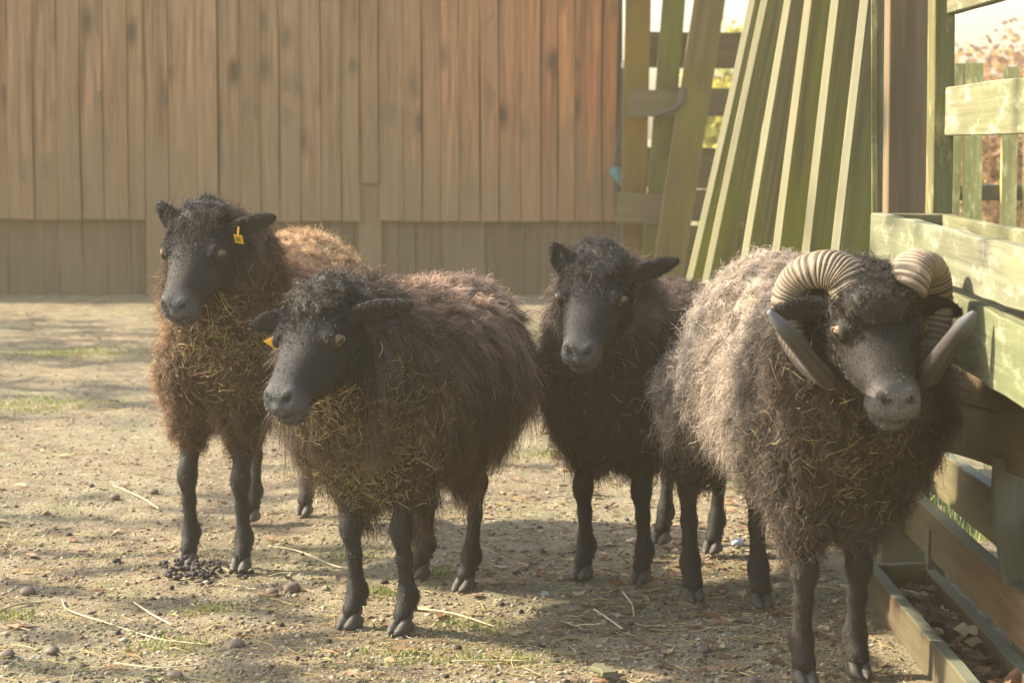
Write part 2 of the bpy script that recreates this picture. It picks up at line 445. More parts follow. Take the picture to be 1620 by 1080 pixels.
# ------------------------------------------------------------------ boards
class Boards:
    def __init__(s): s.V, s.F, s.bc, s.ti, s.eg = [], [], [], [], []
    def add(s, p0, p1, wdir, width, thick, seg=10, warp=0.003, tone=None, ch=0.002, skew0=0.0, skew1=0.0, rag=0.0):
        """a plank from p0 to p1 (centre line), wide along wdir; skew slants its ends, rag roughens its edges"""
        p0, p1 = np.array(p0, float), np.array(p1, float); a = p1 - p0; L = np.linalg.norm(a); a /= L
        wd = np.array(wdir, float); wd -= a * (wd @ a); wd /= np.linalg.norm(wd); td = np.cross(a, wd)
        off = rng.random(3) * 40; tone = (np.ones(3) * rng.uniform(0.8, 1.15) if tone is None else np.array(tone) * rng.uniform(0.93, 1.07))
        w2, t2 = width / 2, thick / 2
        sec = [(-w2 + ch, -t2), (w2 - ch, -t2), (w2, -t2 + ch), (w2, t2 - ch), (w2 - ch, t2), (-w2 + ch, t2), (-w2, t2 - ch), (-w2, -t2 + ch)]
        b0 = len(s.V); w1, w2_ = rng.normal(size=2) * warp
        for i in range(seg + 1):
            u = i / seg
            bow = w1 * math.sin(math.pi * u); bo2 = w2_ * math.sin(2 * math.pi * u)
            e1, e2 = rng.normal(size=2) * rag
            for (x, y) in sec:
                sk = (skew0 * (1 - u) + skew1 * u) * x / w2
                xx = x + (e1 if x < 0 else e2)
                s.eg.append((1.0 if abs(x) > w2 - ch / 2 else 0.0, 0, 0)); s.V.append(p0 + a * (u * L + sk) + wd * (xx + bo2) + td * (y + bow))
                s.bc.append(np.array([u * L, x, y]) + off); s.ti.append(tone)
        for i in range(seg):
            for k in range(8):
                s.F.append([b0 + i * 8 + k, b0 + i * 8 + (k + 1) % 8, b0 + (i + 1) * 8 + (k + 1) % 8, b0 + (i + 1) * 8 + k])
        s.F.append([b0 + k for k in range(8)][::-1]); s.F.append([b0 + seg * 8 + k for k in range(8)])
        return s
    def build(s, name, mat, parent=None):
        return py_mesh(name, s.V, s.F, mat, parent, attrs={'bc': s.bc, 'tint': s.ti, 'edge': s.eg})
def one(name, mat, parent, *a, **k): return Boards().add(*a, **k).build(name, mat, parent)

M['wall'] = wood_mat('brown_cladding', (0.135, 0.074, 0.038), (0.47, 0.275, 0.145), (0.30, 0.20, 0.11), 0.6, 1.0, (0.13, 0.085, 0.055), low=(0.25, 0.175, 0.098))
M['wall_low'] = wood_mat('dull_cladding', (0.13, 0.092, 0.052), (0.21, 0.152, 0.088), (0.14, 0.115, 0.062), 0.6, 0.3, (0.12, 0.09, 0.06))
M['plank'] = wood_mat('mossy_plank', (0.085, 0.062, 0.028), (0.22, 0.175, 0.075), (0.195, 0.205, 0.018), 0.9, 0.6, (0.10, 0.08, 0.04), edge=(0.42, 0.40, 0.25))
M['rail'] = wood_mat('greenish_pine', (0.135, 0.128, 0.082), (0.27, 0.255, 0.17), (0.19, 0.22, 0.10), 0.5, 0.6, (0.09, 0.08, 0.045), pale=0.45)
M['trough'] = wood_mat('shade_toned_board', (0.105, 0.075, 0.048), (0.205, 0.16, 0.105), (0.13, 0.155, 0.10), 0.6, 0.4, (0.10, 0.075, 0.05), edge=(0.17, 0.19, 0.13))  # board colour darkened to carry the shadow of ram and tree
M['post'] = wood_mat('brown_post', (0.12, 0.085, 0.05), (0.22, 0.155, 0.09), (0.13, 0.13, 0.05), 0.5, 0.3)

# ---- back wall: board-on-board cladding with a lower course set back
WY = 11.5
def wallX(u): return (u - 810) / FPX * WY
wall = empty('wooden_wall', (wallX(500), WY, 0))
tag(wall, 'high brown wall of upright knotty boards behind the sheep', 'wall')
def rel(p, o): return np.array(p, float) - np.array(o.location)
edges = [-560, -522, -480, -446, -405, -370, -330, -291, -250, -214, -170, -133, -95, -55, -20, 17, 57, 95, 132, 168, 206, 232, 270, 315, 347, 383, 415, 445, 477, 510, 541, 572, 600, 640, 668, 698, 726, 760, 790, 825, 856, 882, 908, 930, 952, 975]
up = Boards(); full = Boards()
for i in range(len(edges) - 1):
    a, b = wallX(edges[i]), wallX(edges[i + 1]); m_ = (a + b) / 2; wd_ = (b - a)
    isfull = edges[i] in (232, 270)
    layer = (i % 2)
    y = WY - 0.012 - 0.010 * layer + rng.normal() * 0.002
    width = wd_ - (0.0075 if rng.random() < 0.3 else 0.0028)
    low = -0.03 if isfull else 0.385 - 0.0012 * (edges[i] > 300) * 8 - rng.random() * 0.006
    if edges[i] == 572: low = 0.565
    k = rng.uniform(0.74, 1.08)
    red = np.clip((edges[i] - 560) / 400, 0, 1)  # warm glow towards the right end, put into the board tone
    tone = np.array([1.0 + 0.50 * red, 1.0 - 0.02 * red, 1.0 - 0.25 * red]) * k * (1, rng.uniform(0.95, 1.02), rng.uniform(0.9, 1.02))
    lean = rng.normal() * 0.004
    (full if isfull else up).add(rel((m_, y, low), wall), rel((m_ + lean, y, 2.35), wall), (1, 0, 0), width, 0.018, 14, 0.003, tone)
full.add(rel((wallX(585), WY + 0.016, -0.03), wall), rel((wallX(585), WY + 0.016, 0.75), wall), (1, 0, 0), wallX(603) - wallX(567), 0.016, 6, 0.001, (0.9, 0.9, 0.9))
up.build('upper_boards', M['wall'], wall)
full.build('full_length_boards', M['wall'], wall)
lowb = Boards(); x = -560; i = 0
for x2 in [-500, -430, -365, -300, -220, -160, -90, -20, 10, 92, 128, 168, 205, 228, 300, 345, 395, 440, 500, 560, 600, 628, 657, 700, 767, 830, 880, 945, 985]:
    lowb.add(rel(((wallX(x) + wallX(x2)) / 2, WY + 0.044 + 0.006 * (i % 2), -0.05), wall), rel(((wallX(x) + wallX(x2)) / 2, WY + 0.044 + 0.006 * (i % 2), 0.42), wall),
             (1, 0, 0), wallX(x2) - wallX(x) - 0.001, 0.016, 6, 0.002)
    x = x2; i += 1
lowb.build('lower_boards', M['wall_low'], wall)
one('backing_panel', M['wall_low'], wall, rel((wallX(220), WY + 0.066, -0.05), wall), rel((wallX(220), WY + 0.066, 2.3), wall), (1, 0, 0), wallX(984) - wallX(-545), 0.01, 4, 0, (0.25,) * 3)
fr = Boards()
for z in (0.55, 1.3, 2.1): fr.add(rel((wallX(-560), WY + 0.09, z), wall), rel((wallX(984), WY + 0.09, z), wall), (0, 0, 1), 0.09, 0.05, 4)
fr.build('back_rails', M['post'], wall)
one('cap_board', M['wall'], wall, rel((wallX(-560), WY, 2.37), wall), rel((wallX(985), WY, 2.37), wall), (0, 1, 0), 0.13, 0.025, 6)

# ---- slatted corner fence between wall and leaning planks
FY = 11.2
cf = empty('slatted_fence', tuple(at(1060, 300, FY) * (1, 1, 0)))
tag(cf, 'patchy corner fence of greenish slats and rails with bright gaps beside the brown wall', 'fence')
def px_board(parent, name, mat, a, b, Y, wpx, thick=0.02, vertical=True, tone=None, **k):
    p0, p1 = at(*a, Y), at(*b, Y)
    o = np.array(parent.location) if parent else 0
    return one(name, mat, parent, p0 - o, p1 - o, (1, 0, 0) if vertical else (0, 0, 1), wpx / FPX * Y, thick, 8, 0.003, tone, **k)
for (x0, x1, wpx, Y, tn) in [(1008, 1004, 40, FY, (1.0, 0.6, 0.42)), (1066, 1035, 36, FY - 0.03, (0.7, 0.85, 0.42)), (1205, 1148, 26, FY - 0.03, (0.9, 1.0, 0.8)), (1240, 1190, 40, FY, (0.9, 1.0, 0.8)), (1300, 1260, 40, FY, (0.9, 1, 0.8)), (1360, 1330, 40, FY, (0.9, 1, 0.8))]:
    b = at(x1, 400, Y); t_ = at(x0, 0, Y); d = (t_ - b) / (t_[2] - b[2])
    p0 = b + d * (0.0 - b[2]); p1 = b + d * (2.1 - b[2]); o = np.array(cf.location)
    one('slat', M['plank'], cf, p0 - o, p1 - o, (1, 0, 0), wpx / FPX * Y, 0.02, 8, 0.003, np.array(tn) * 0.8)
for (xa, xb, y0, y1, Y) in [(990, 1420, -62, -18, FY - 0.06), (990, 1420, 50, 106, FY + 0.05), (992, 1085, 141, 183, FY - 0.09), (1050, 1420, 138, 182, FY + 0.05), (992, 1420, 232, 296, FY + 0.05), (975, 1080, 305, 352, FY - 0.09), (1080, 1420, 300, 350, FY + 0.05), (985, 1420, 356, 440, FY + 0.05)]:
    px_board(cf, 'rail', M['trough'], (xa, (y0 + y1) / 2), (xb, (y0 + y1) / 2 + 4), Y, y1 - y0, 0.025, False, (0.8, 0.72, 0.55))
lp = empty('loose_board', tuple(at(1060, 400, FY - 0.25) * (1, 1, 0)))
b = at(1062, 400, FY - 0.22); t_ = at(1122, 0, FY - 0.12); d = (t_ - b) / (t_[2] - b[2]); o = np.array(lp.location)
one('board', M['plank'], lp, b + d * (0 - b[2]) - o, b + d * (1.9 - b[2]) - o, (1, 0, 0), 0.15, 0.022, 8, 0.003, (0.62, 0.55, 0.42))
tag(lp, 'wide dull brown board leaning on the slatted corner fence left of the plank row', 'plank')
V, F = tube(catmull([at(990, 420, WY - 0.06) * (1, 1, 0), at(975, 300, WY - 0.06), at(983, 190, WY - 0.06), at(989, 104, WY - 0.06)], 24), [0.014] * 22 + [0.017] * 2, 10)
dp = empty('black_pole', V[0]); o = np.array(V[0])
py_mesh('shaft', [v - o for v in V], F, simple('black_rubber', (0.02, 0.022, 0.024), 0.5), dp, True)
V, F = uvsphere(at(989, 104, WY - 0.06), (0.02, 0.02, 0.028)); py_mesh('cap', [v - o for v in V], F, simple('pale_cap', (0.6, 0.58, 0.5), 0.5), dp, True)
tag(dp, 'thin black pole with a pale tip standing where the brown wall ends', 'pole')
V, F = tube(catmull([at(972, 268, WY - 0.1), at(980, 284, WY - 0.12), at(996, 296, WY - 0.1), at(1012, 300, WY - 0.14)], 14), np.linspace(0.03, 0.012, 14), 8)
rg = py_mesh('rag', V, F, simple('teal_cloth', (0.06, 0.22, 0.22), 0.8, 0.2, 60, 0.4, 0.4), None, True)
tag(rg, 'small teal rag knotted at the foot of the black pole', 'rag')
V, F = tube(catmull([at(1083, 140, FY - 0.16), at(1080, 160, FY - 0.18), at(1065, 174, FY - 0.18), at(1040, 182, FY - 0.16)], 14), 0.012, 8)
tag(py_mesh('hose', V, F, simple('dark_hose', (0.03, 0.03, 0.028), 0.5), None, True), 'short curved black hose hanging on the slatted corner fence', 'hose')

# ---- row of planks leaning beside the trough
lean = [  # foot pixel x at y=400, head pixel x at y=0, depth at y=400
    (1097, 1186, 6.6), (1127, 1213, 6.25), (1180, 1245, 5.85), (1228, 1277, 5.45), (1276, 1323, 5.05), (1322, 1368, 4.7)]
lab = ['leaning green plank at the far left end of the row', 'second leaning plank from the left, set close behind the first',
       'third leaning plank from the left, mossy green', 'fourth leaning plank from the left, with bright yellow-green moss',
       'fifth leaning plank from the left, browner, with a dark knot', 'sixth leaning plank, next to the upright one']
for i, (xf, xh, D) in enumerate(lean):
    b = at(xf, 400, D); t_ = at(xh, 0, D + 0.05); d = (t_ - b) / (t_[2] - b[2])
    foot = b + d * (0.0 - b[2]); head = b + d * (1.75 - b[2])
    ang = R(60 if i > 1 else 66)
    wd = np.array([math.cos(ang), math.sin(ang), 0])          # broad side faces left and towards us
    wdt = 0.185
    root = empty('leaning_plank', tuple(foot))
    one('board', M['plank'], root, wd * wdt / 2, head - foot + wd * wdt / 2, wd, wdt, 0.021, 14, 0.004, (1.0, 1.0, 0.85))
    tag(root, lab[i], 'plank', 'planks leaning in a row')
b = at(1384, 400, 4.32); t_ = at(1383, 0, 4.32); d = (t_ - b) / (t_[2] - b[2]); foot = b + d * (0 - b[2])
root = empty('upright_plank', tuple(foot)); wd = np.array([0.36, 0.93, 0])
one('board', M['rail'], root, wd * 0.06, d * 1.75 + wd * 0.06, wd, 0.12, 0.014, 12, 0.003, (0.62, 0.60, 0.42))
tag(root, 'upright plank with a bright front edge, rightmost of the plank row', 'plank', 'planks leaning in a row')
# two rails the planks lean on
lr = empty('lean_rail', (0.80, 4.6, 0))
for z in (1.5,):
    one('rail', M['plank'], lr, (0.02, 0.1, z), (0.05, 3.2, z), (0, 0, 1), 0.09, 0.03, 8)
for y in (0.75, 3.0): one('post', M['post'], lr, (0.07, y, -0.05), (0.07, y, 1.6), (1, 0, 0), 0.08, 0.08, 6)
tag(lr, 'rail fence that the row of leaning planks rests against', 'fence')

# ---- post, rail fence and hay manger along the right side
XM, XB = 0.63, 0.78
pf = empty('brown_post', tuple(at(1440, 330, 4.25) * (1, 1, 0))); o = np.array(pf.location)
one('post', M['post'], pf, at(1436, 340, 4.25) * (1, 1, 0) - o, at(1441, 0, 4.25) * (1, 1, 0) - o + (0, 0, 1.8), (1, 0, 0), 0.088, 0.06, 10, 0.002)
one('edge_strip', M['rail'], pf, at(1412, 340, 4.30) * (1, 1, 0) - o - (0.008, 0, 0), at(1424, 0, 4.30) * (1, 1, 0) - o + (0.012, 0, 1.8), (0, 1, 0), 0.05, 0.012, 8, 0.001)
tag(pf, 'thick dark brown upright post between the planks and the rail fence', 'post')

rf = empty('rail_fence', (XB, 4.08, 0)); o = np.array(rf.location)
one('post', M['rail'], rf, at(1484, 340, 4.10) * (1, 1, 0) - o + (0, 0, 0.50), at(1488, 0, 4.10) * (1, 1, 0) - o + (0, 0, 1.7), (1, 0, 0), 0.036, 0.07, 10, 0.002, (0.72, 0.68, 0.45))
one('post', M['rail'], rf, (0.045, -2.35, -0.05), (0.045, -2.35, 1.5), (0, 1, 0), 0.08, 0.05, 8, 0.002, (0.7, 0.65, 0.45))
one('rail', M['rail'], rf, (0.0, -0.01, 0.843), (0.0, -2.5, 0.838), (0, 0, 1), 0.086, 0.022, 16, 0.003, (0.9, 0.9, 0.8), rag=0.0006)
one('rail', M['rail'], rf, (0.0, -0.01, 1.070), (0.0, -2.5, 1.066), (0, 0, 1), 0.110, 0.022, 16, 0.003, (0.85, 0.85, 0.75), rag=0.0006)
one('rail', M['rail'], rf, (0.0, 0.0, 1.36), (0.0, -2.5, 1.36), (0, 0, 1), 0.09, 0.022, 8)
one('bottom_board', M['trough'], rf, (0.0, 0.25, 0.192), (0.0, -2.5, 0.197), (0, 0, 1), 0.086, 0.024, 16, 0.003, (1.05, 1.0, 0.8), rag=0.0008)
one('bottom_board', M['trough'], rf, (-0.03, 0.25, 0.100), (-0.03, -2.5, 0.100), (0, 0, 1), 0.082, 0.026, 16, 0.003, (1.1, 0.95, 0.75), rag=0.0008)
tag(rf, 'greenish rail fence running along the right side behind the hay manger', 'fence')
# slanted cross boards under the manger
def slant(a, b, Ya, Yb, width_a, thick=0.022, tone=(1, 1, 1), name='cross_board', parent=None, mat=None, ext=0.0):
    p0, p1 = at(*a, Ya), at(*b, Yb); d = (p1 - p0); p1 = p1 + d * ext; o = np.array(parent.location)
    return one(name, mat or M['rail'], parent, p0 - o, p1 - o, (0, 0, 1), width_a, thick, 12, 0.002, tone)
slant((1497, 590), (1625, 612), 3.78, 3.25, 0.085, tone=(0.62, 0.58, 0.42), parent=rf, mat=M['trough'], ext=0.5)
slant((1497, 666), (1625, 700), 3.80, 3.25, 0.098, tone=(0.85, 0.82, 0.6), parent=rf, mat=M['trough'], ext=0.5)
one('stay', M['trough'], rf, at(1600, 720, 3.36) - o, at(1622, 880, 3.36) * (1, 1, 0) - o, (1, 0, 0), 0.05, 0.03, 6)

mg = empty('hay_manger', (XM, 3.94, 0)); o = np.array(mg.location)
NE = -1.5     # near end, towards the camera
one('front_board', M['rail'], mg, (0, 0.0, 0.628), (0, NE, 0.628), (0, 0, 1), 0.078, 0.020, 22, 0.0025, (0.80, 0.82, 0.80), rag=0.0012, skew0=0.006)
one('back_board', M['rail'], mg, (0.125, 0.02, 0.622), (0.125, NE, 0.622), (0, 0, 1), 0.085, 0.020, 16, 0.002, (0.8, 0.8, 0.62), rag=0.001)
one('end_board', M['rail'], mg, (0.006, 0.012, 0.636), (0.118, 0.012, 0.636), (0, 0, 1), 0.060, 0.018, 4, 0.001, (0.7, 0.68, 0.5))
one('floor_board', M['trough'], mg, (0.065, -0.01, 0.572), (0.065, NE, 0.560), (1, 0, 0), 0.11, 0.014, 8, 0.001, (0.5, 0.45, 0.35))
p0 = atX(1480, 499, XM + 0.012) - o; p1 = atX(1620, 572, XM + 0.012) - o
one('lower_board', M['rail'], mg, p0 + (p0 - p1) * 0.1, p1 + (p1 - p0) * 0.6, (0, 0, 1), 0.100, 0.026, 18, 0.002, (0.74, 0.80, 0.70), rag=0.001)
for y in (NE + 0.05,):
    one('leg', M['trough'], mg, (0.062, y, 0.0), (0.062, y, 0.56), (1, 0, 0), 0.045, 0.04, 6)
one('tie', M['post'], mg, (0.03, -0.45, 0.50), (0.03, -0.45, 0.60), (0, 1, 0), 0.05, 0.03, 3)
tag(mg, 'pale green weathered wooden hay manger with two long side boards', 'manger')

tr = empty('feed_trough', (XM, 3.94, 0)); o = np.array(tr.location)
one('front_board', M['trough'], tr, (0, 0.0, 0.018), (0, -1.7, 0.018), (0, 0, 1), 0.072, 0.022, 20, 0.002, (0.78, 0.74, 0.66), rag=0.0008)  # front tone lowered further for the ram's shadow
one('back_board', M['trough'], tr, (0.105, 0.0, 0.012), (0.105, -1.7, 0.008), (0, 0, 1), 0.060, 0.022, 18, 0.002, (0.8, 0.74, 0.62), rag=0.0008)
one('end_board', M['trough'], tr, (0.012, 0.0, 0.019), (0.094, 0.0, 0.019), (0, 0, 1), 0.070, 0.020, 4, 0.001, (0.95, 0.85, 0.65))
one('corner_post', M['trough'], tr, (0.118, 0.03, -0.03), (0.118, 0.03, 0.110), (1, 0, 0), 0.030, 0.035, 4, 0.001)
one('floor', M['post'], tr, (0.052, -0.01, -0.004), (0.052, -1.7, -0.004), (1, 0, 0), 0.082, 0.008, 4)
tag(tr, 'long shallow wooden trough on the ground under the manger, filled with dead leaves', 'trough')
# scrap of dry leaf wedged behind the manger
# ---- picket fence outside
PY = 7.2
pk = empty('picket_fence', (1.6, PY, 0)); o = np.array(pk.location)
xx = 0.95; i = 0
while xx < 3.6:
    wv = rng.uniform(0.045, 0.062)
    one('picket', M['rail'], pk, (xx - 1.6, 0, -0.02), (xx - 1.6 + rng.normal() * 0.006, 0, 1.02 + rng.normal() * 0.006), (1, 0, 0), wv, 0.018, 5, 0.001, np.array((2.4, 2.2, 1.4)) * rng.uniform(0.85, 1.2))
    xx += wv + (0.022 if i % 3 else 0.05); i += 1
for z in (0.62, 0.93, 0.25): one('rail', M['trough'], pk, (-0.7, 0.03, z), (2.0, 0.03, z), (0, 0, 1), 0.05, 0.03, 4)
tag(pk, 'low picket fence with narrow gaps seen beyond the rail fence', 'fence')

# ---- shrubs and trees outside
def foliage(n, c, r, size, cols, rg_, shape=0.8):
    d = nrmz(rg_.normal(size=(n, 3))); rad = rg_.random(n) ** 0.45
    blob = 1 + 0.28 * fbm(d[:, 0] * 2.2 + c[0], d[:, 1] * 2.2, d[:, 2] * 2.2 + c[1], 2)
    P = np.array(c) + d * (rad * blob)[:, None] * np.array(r)
    P = P[(P[:, 2] > 0.02)]; n = len(P)
    hole = fbm(P[:, 0] * 2.4, P[:, 1] * 2.4, P[:, 2] * 2.4, 2); P = P[hole > -0.35]; n = len(P)
    a = nrmz(rg_.normal(size=(n, 3))); b = nrmz(np.cross(a, rg_.normal(size=(n, 3))))
    s = (size * rg_.uniform(0.6, 1.4, n))[:, None]
    V = np.stack([P - a * s, P + b * s * 0.55, P + a * s, P - b * s * 0.55], 1).reshape(-1, 3)
    Q = np.arange(4 * n).reshape(-1, 4)
    pick = np.clip(((fbm(P[:, 0] * 1.1 + 9, P[:, 1] * 1.1, P[:, 2] * 1.6, 2) * 0.5 + 0.5) * len(cols) + rg_.normal(size=n) * 0.35).astype(int), 0, len(cols) - 1)
    col = np.array(cols)[pick] * rg_.uniform(0.7, 1.25, n)[:, None]
    return V, Q, np.repeat(col, 4, axis=0)
def shrub(name, x, y, h, rx, n, cols, label, cat, seed, trunk=0.0, size=0.05):
    r_ = np.random.default_rng(seed)
    root = empty(name, (x, y, 0))
    cz = trunk + (h - trunk) / 2
    V, Q, col = foliage(n, (0, 0, cz), (rx, rx, (h - trunk) / 2 * 1.05), size, cols, r_)
    np_mesh('crown', V, Q, M['leafcard'], root, cols=col, smooth=False)
    parts = []
    Vt, Ft = [], []
    nb = 7
    for i in range(nb):
        a = 6.28 * i / nb + r_.random(); e = np.array([math.cos(a) * rx * 0.55, math.sin(a) * rx * 0.55, trunk + (h - trunk) * r_.uniform(0.5, 0.9)])
        s0 = np.array([0, 0, 0.0]) if trunk < 0.5 else np.array([0, 0, trunk * 0.75])
        pts = catmull([s0, s0 * 0.5 + e * 0.5 + r_.normal(size=3) * 0.06, e], 8)
        v, f = tube(pts, np.linspace(0.012 + 0.02 * h / 2, 0.006, 8), 6); o_ = len(Vt); Vt += v; Ft += [[q + o_ for q in ff] for ff in f]
    if trunk >= 0.5:
        v, f = tube(catmull([(0, 0, -0.1), (0.05, 0.02, trunk * 0.5), (0, 0, trunk), (0.05, 0, h * 0.7)], 12), np.linspace(0.02 + 0.03 * h, 0.02 * h * 0.5, 12), 10)
        o_ = len(Vt); Vt += v; Ft += [[q + o_ for q in ff] for ff in f]
    py_mesh('trunk', Vt, Ft, M['bark'], root, True)
    tag(root, label, cat); return root
M['bark'] = simple('bark', (0.10, 0.08, 0.06), 0.9, 0.2, 14, 0.4, 0.6, 0.02)
RUST = [(0.46, 0.27, 0.14), (0.55, 0.36, 0.16), (0.40, 0.26, 0.18)]
YEL = [(0.62, 0.48, 0.08), (0.55, 0.52, 0.12), (0.42, 0.42, 0.10)]
GRN = [(0.10, 0.16, 0.03), (0.20, 0.26, 0.05), (0.36, 0.36, 0.08)]
shrub('autumn_shrub', 3.5, 16, 1.45, 0.8, 9000, RUST, 'rust red shrub blurred beyond the picket fence', 'shrub', 1, size=0.032)
shrub('autumn_shrub', 4.1, 14.5, 1.05, 0.55, 8000, YEL, 'golden yellow shrub blurred beyond the picket fence', 'shrub', 2, size=0.032)
shrub('autumn_shrub', 5.2, 19, 1.6, 0.9, 9000, RUST + YEL, 'mixed orange and yellow shrub at the right edge beyond the fences', 'shrub', 3, size=0.032)
shrub('green_shrub', 1.55, 16.5, 1.5, 0.45, 7000, GRN + YEL, 'yellow-green shrub glimpsed through the gaps of the corner fence', 'shrub', 4, size=0.032)

yt = shrub('yard_tree', -5.6, 4.9, 5.0, 2.3, 420, GRN + YEL, 'broad leafy tree at the left of the yard that dapples the ground with shade', 'tree', 9, trunk=1.7, size=0.10)

shrub('yard_tree', -7.4, 9.9, 5.4, 2.2, 1500, GRN + RUST, 'second leafy tree farther back at the left, near the end of the brown wall', 'tree', 10, trunk=1.9, size=0.10)

# ================================================================== SHEEP
def head_frame(eye, yaw, pitch, roll=0.0):
    y_, p_ = R(yaw), R(pitch)
    dh = np.array([-math.sin(y_), -math.cos(y_), 0]); f = math.cos(p_) * dh + math.sin(p_) * np.array([0, 0, -1.0])
    l = np.array([math.cos(y_), -math.sin(y_), 0]); u = np.cross(f, l)
    r_ = R(roll); l2 = math.cos(r_) * l + math.sin(r_) * u; u2 = np.cross(f, l2)
    return np.array(eye), np.stack([f, l2, u2], 1)

# head profile: x along the muzzle from the back of the skull, half width, top, bottom
HP = np.array([(-0.050, 0.022, 0.026, -0.015), (-0.035, 0.045, 0.046, -0.040), (-0.010, 0.055, 0.056, -0.056), (0.015, 0.0585, 0.056, -0.064), (0.040, 0.057, 0.050, -0.067),
               (0.060, 0.050, 0.043, -0.064), (0.080, 0.0425, 0.036, -0.057), (0.100, 0.0370, 0.031, -0.051), (0.120, 0.0338, 0.027, -0.046),
               (0.136, 0.0328, 0.0235, -0.043), (0.148, 0.0325, 0.019, -0.041), (0.158, 0.0300, 0.013, -0.039), (0.165, 0.0245, 0.006, -0.035), (0.170, 0.014, -0.003, -0.028)])
EYE = np.array([0.050, 0.0, 0.024])

def build_sheep(cfg):
    nm = cfg['name']; r = np.random.default_rng(cfg['seed'])
    hv = [gnd(*p) for p in cfg['hooves']]                       # front left, front right, rear left, rear right (sheep's own)
    F_, R_ = (hv[0] + hv[1]) / 2, (hv[2] + hv[3]) / 2
    mid = (F_ + R_) / 2; hd = (at(*cfg['chest']) - at(*cfg['rump'])) if 'chest' in cfg else F_ - R_
    ang = math.atan2(hd[1], hd[0])
    if 'mid' in cfg: mid = np.array(cfg['mid'])
    root = empty('sheep' if nm != 'ram' else 'ram', (mid[0], mid[1], 0), ang)
    ca, sa = math.cos(ang), math.sin(ang); RT = np.array([[ca, sa, 0], [-sa, ca, 0], [0, 0, 1.0]])
    loc = lambda p: RT @ (np.array(p) - np.array([mid[0], mid[1], 0]))
    hl = [loc(h) for h in hv]
    eyeW, RW = head_frame(at(*cfg['eye']), *cfg['face'])
    HS = cfg.get('hs', 1.0)
    Rh = RT @ RW; eye = loc(eyeW); ho = eye - Rh @ (EYE * HS)
    H = lambda p: ho + Rh @ (np.array(p, float) * HS)
    S = cfg['size']
    bw, bh, bz, bl = cfg['bw'], cfg['bh'], cfg['bz'], cfg['bl']
    cx = cfg.get('cx', 0.0)
    fx = (hl[0][0] + hl[1][0]) / 2; rx = (hl[2][0] + hl[3][0]) / 2
    # -------- body: one continuous skin (slim trunk, neck, head, ears, legs)
    lo = np.array([-0.60, -0.34, -0.01]); hi = np.array([0.62, 0.34, 0.80])
    hc = H((0.06, 0, 0)); lo[:2] = np.minimum(lo[:2], hc[:2] - 0.18); hi[:2] = np.maximum(hi[:2], hc[:2] + 0.18)
    B = Field(lo, hi, 0.0036)
    B.ell((cx, 0, bz), (bl * 0.82, bw * 0.72, bh * 0.72), k=0.03)
    B.ell((cx + bl * 0.6, 0, bz - 0.01), (0.11, bw * 0.62, bh * 0.7), k=0.04)
    B.ell((cx - bl * 0.6, 0, bz + 0.01), (0.11, bw * 0.62, bh * 0.68), k=0.04)
    nb = np.array([cx + bl * 0.72, 0, bz + 0.03]); nk = H((-0.025, 0, -0.012))
    B.cap(nb, nk, 0.085 * S, 0.046 * HS, k=0.04)
    # head as a lofted profile
    hp = HP * HS
    def headfn(x, y, z):
        q = [x - ho[0], y - ho[1], z - ho[2]]
        a = [Rh[0, i] * q[0] + Rh[1, i] * q[1] + Rh[2, i] * q[2] for i in range(3)]
        hx = np.clip(a[0], hp[0, 0], hp[-1, 0])
        w_ = np.interp(hx, hp[:, 0], hp[:, 1]); tp = np.interp(hx, hp[:, 0], hp[:, 2]); bt = np.interp(hx, hp[:, 0], hp[:, 3])
        zc = (tp + bt) / 2 + 0.15 * (tp - bt) * 0.5; up_ = tp - zc; dn = zc - bt
        hh = np.where(a[2] > zc, up_, dn)
        e = 2.25
        # narrower jaw than brow
        w2 = w_ * np.where(a[2] > zc, 1.0, 1.0 - 0.32 * np.clip((zc - a[2]) / dn, 0, 1))
        rr = (np.abs(a[1] / w2) ** e + np.abs((a[2] - zc) / hh) ** e + 1e-9) ** (1 / e)
        d = (rr - 1) * np.minimum(w_, hh) * 0.9
        ex = np.abs(a[0] - hx)
        return np.where(ex > 0, np.sqrt(np.maximum(d, 0) ** 2 + ex ** 2) + np.minimum(d, 0) * 0, d)
    c0 = H((0.06, 0, 0)); B.union(headfn, c0 - 0.15 * HS, c0 + 0.15 * HS, 0.012)
    for s in (1, -1):
        B.ell(H((0.042, s * 0.044, 0.034)), np.array((0.020, 0.008, 0.006)) * HS, Rh, k=0.012)     # brow
        B.ell(H((0.049, s * 0.0520, 0.0215)), np.array((0.017, 0.0080, 0.0115)) * HS, Rh, k=0.007)    # orbit
        B.ell(H((0.024, s * 0.036, -0.034)), np.array((0.036, 0.020, 0.030)) * HS, Rh, k=0.02)     # jaw
        B.ell(H((0.085, s * 0.030, -0.020)), np.array((0.030, 0.010, 0.016)) * HS, Rh, k=0.02)     # cheek
        B.ell(H((0.152, s * 0.0170, 0.004)), np.array((0.013, 0.011, 0.011)) * HS, Rh, k=0.008)    # nostril wing
        B.ell(H((0.145, s * 0.022, -0.018)), np.array((0.017, 0.013, 0.013)) * HS, Rh, k=0.010)    # lip pad
    B.ell(H((0.146, 0, -0.038)), np.array((0.016, 0.020, 0.009)) * HS, Rh, k=0.008)                 # chin
    for s in (1, -1):
        B.cap(H((0.1680, s * 0.009, 0.001)), H((0.160, s * 0.0215, 0.010)), 0.0048 * HS, 0.0062 * HS, k=0.003, op='s')
        B.cap(H((0.174, s * 0.003, -0.0215)), H((0.150, s * 0.031, -0.0240)), 0.0042, 0.0040, k=0.002, op='s')
        B.cap(H((0.150, s * 0.031, -0.0240)), H((0.124, s * 0.035, -0.0215)), 0.0034, 0.0022, k=0.003, op='s')
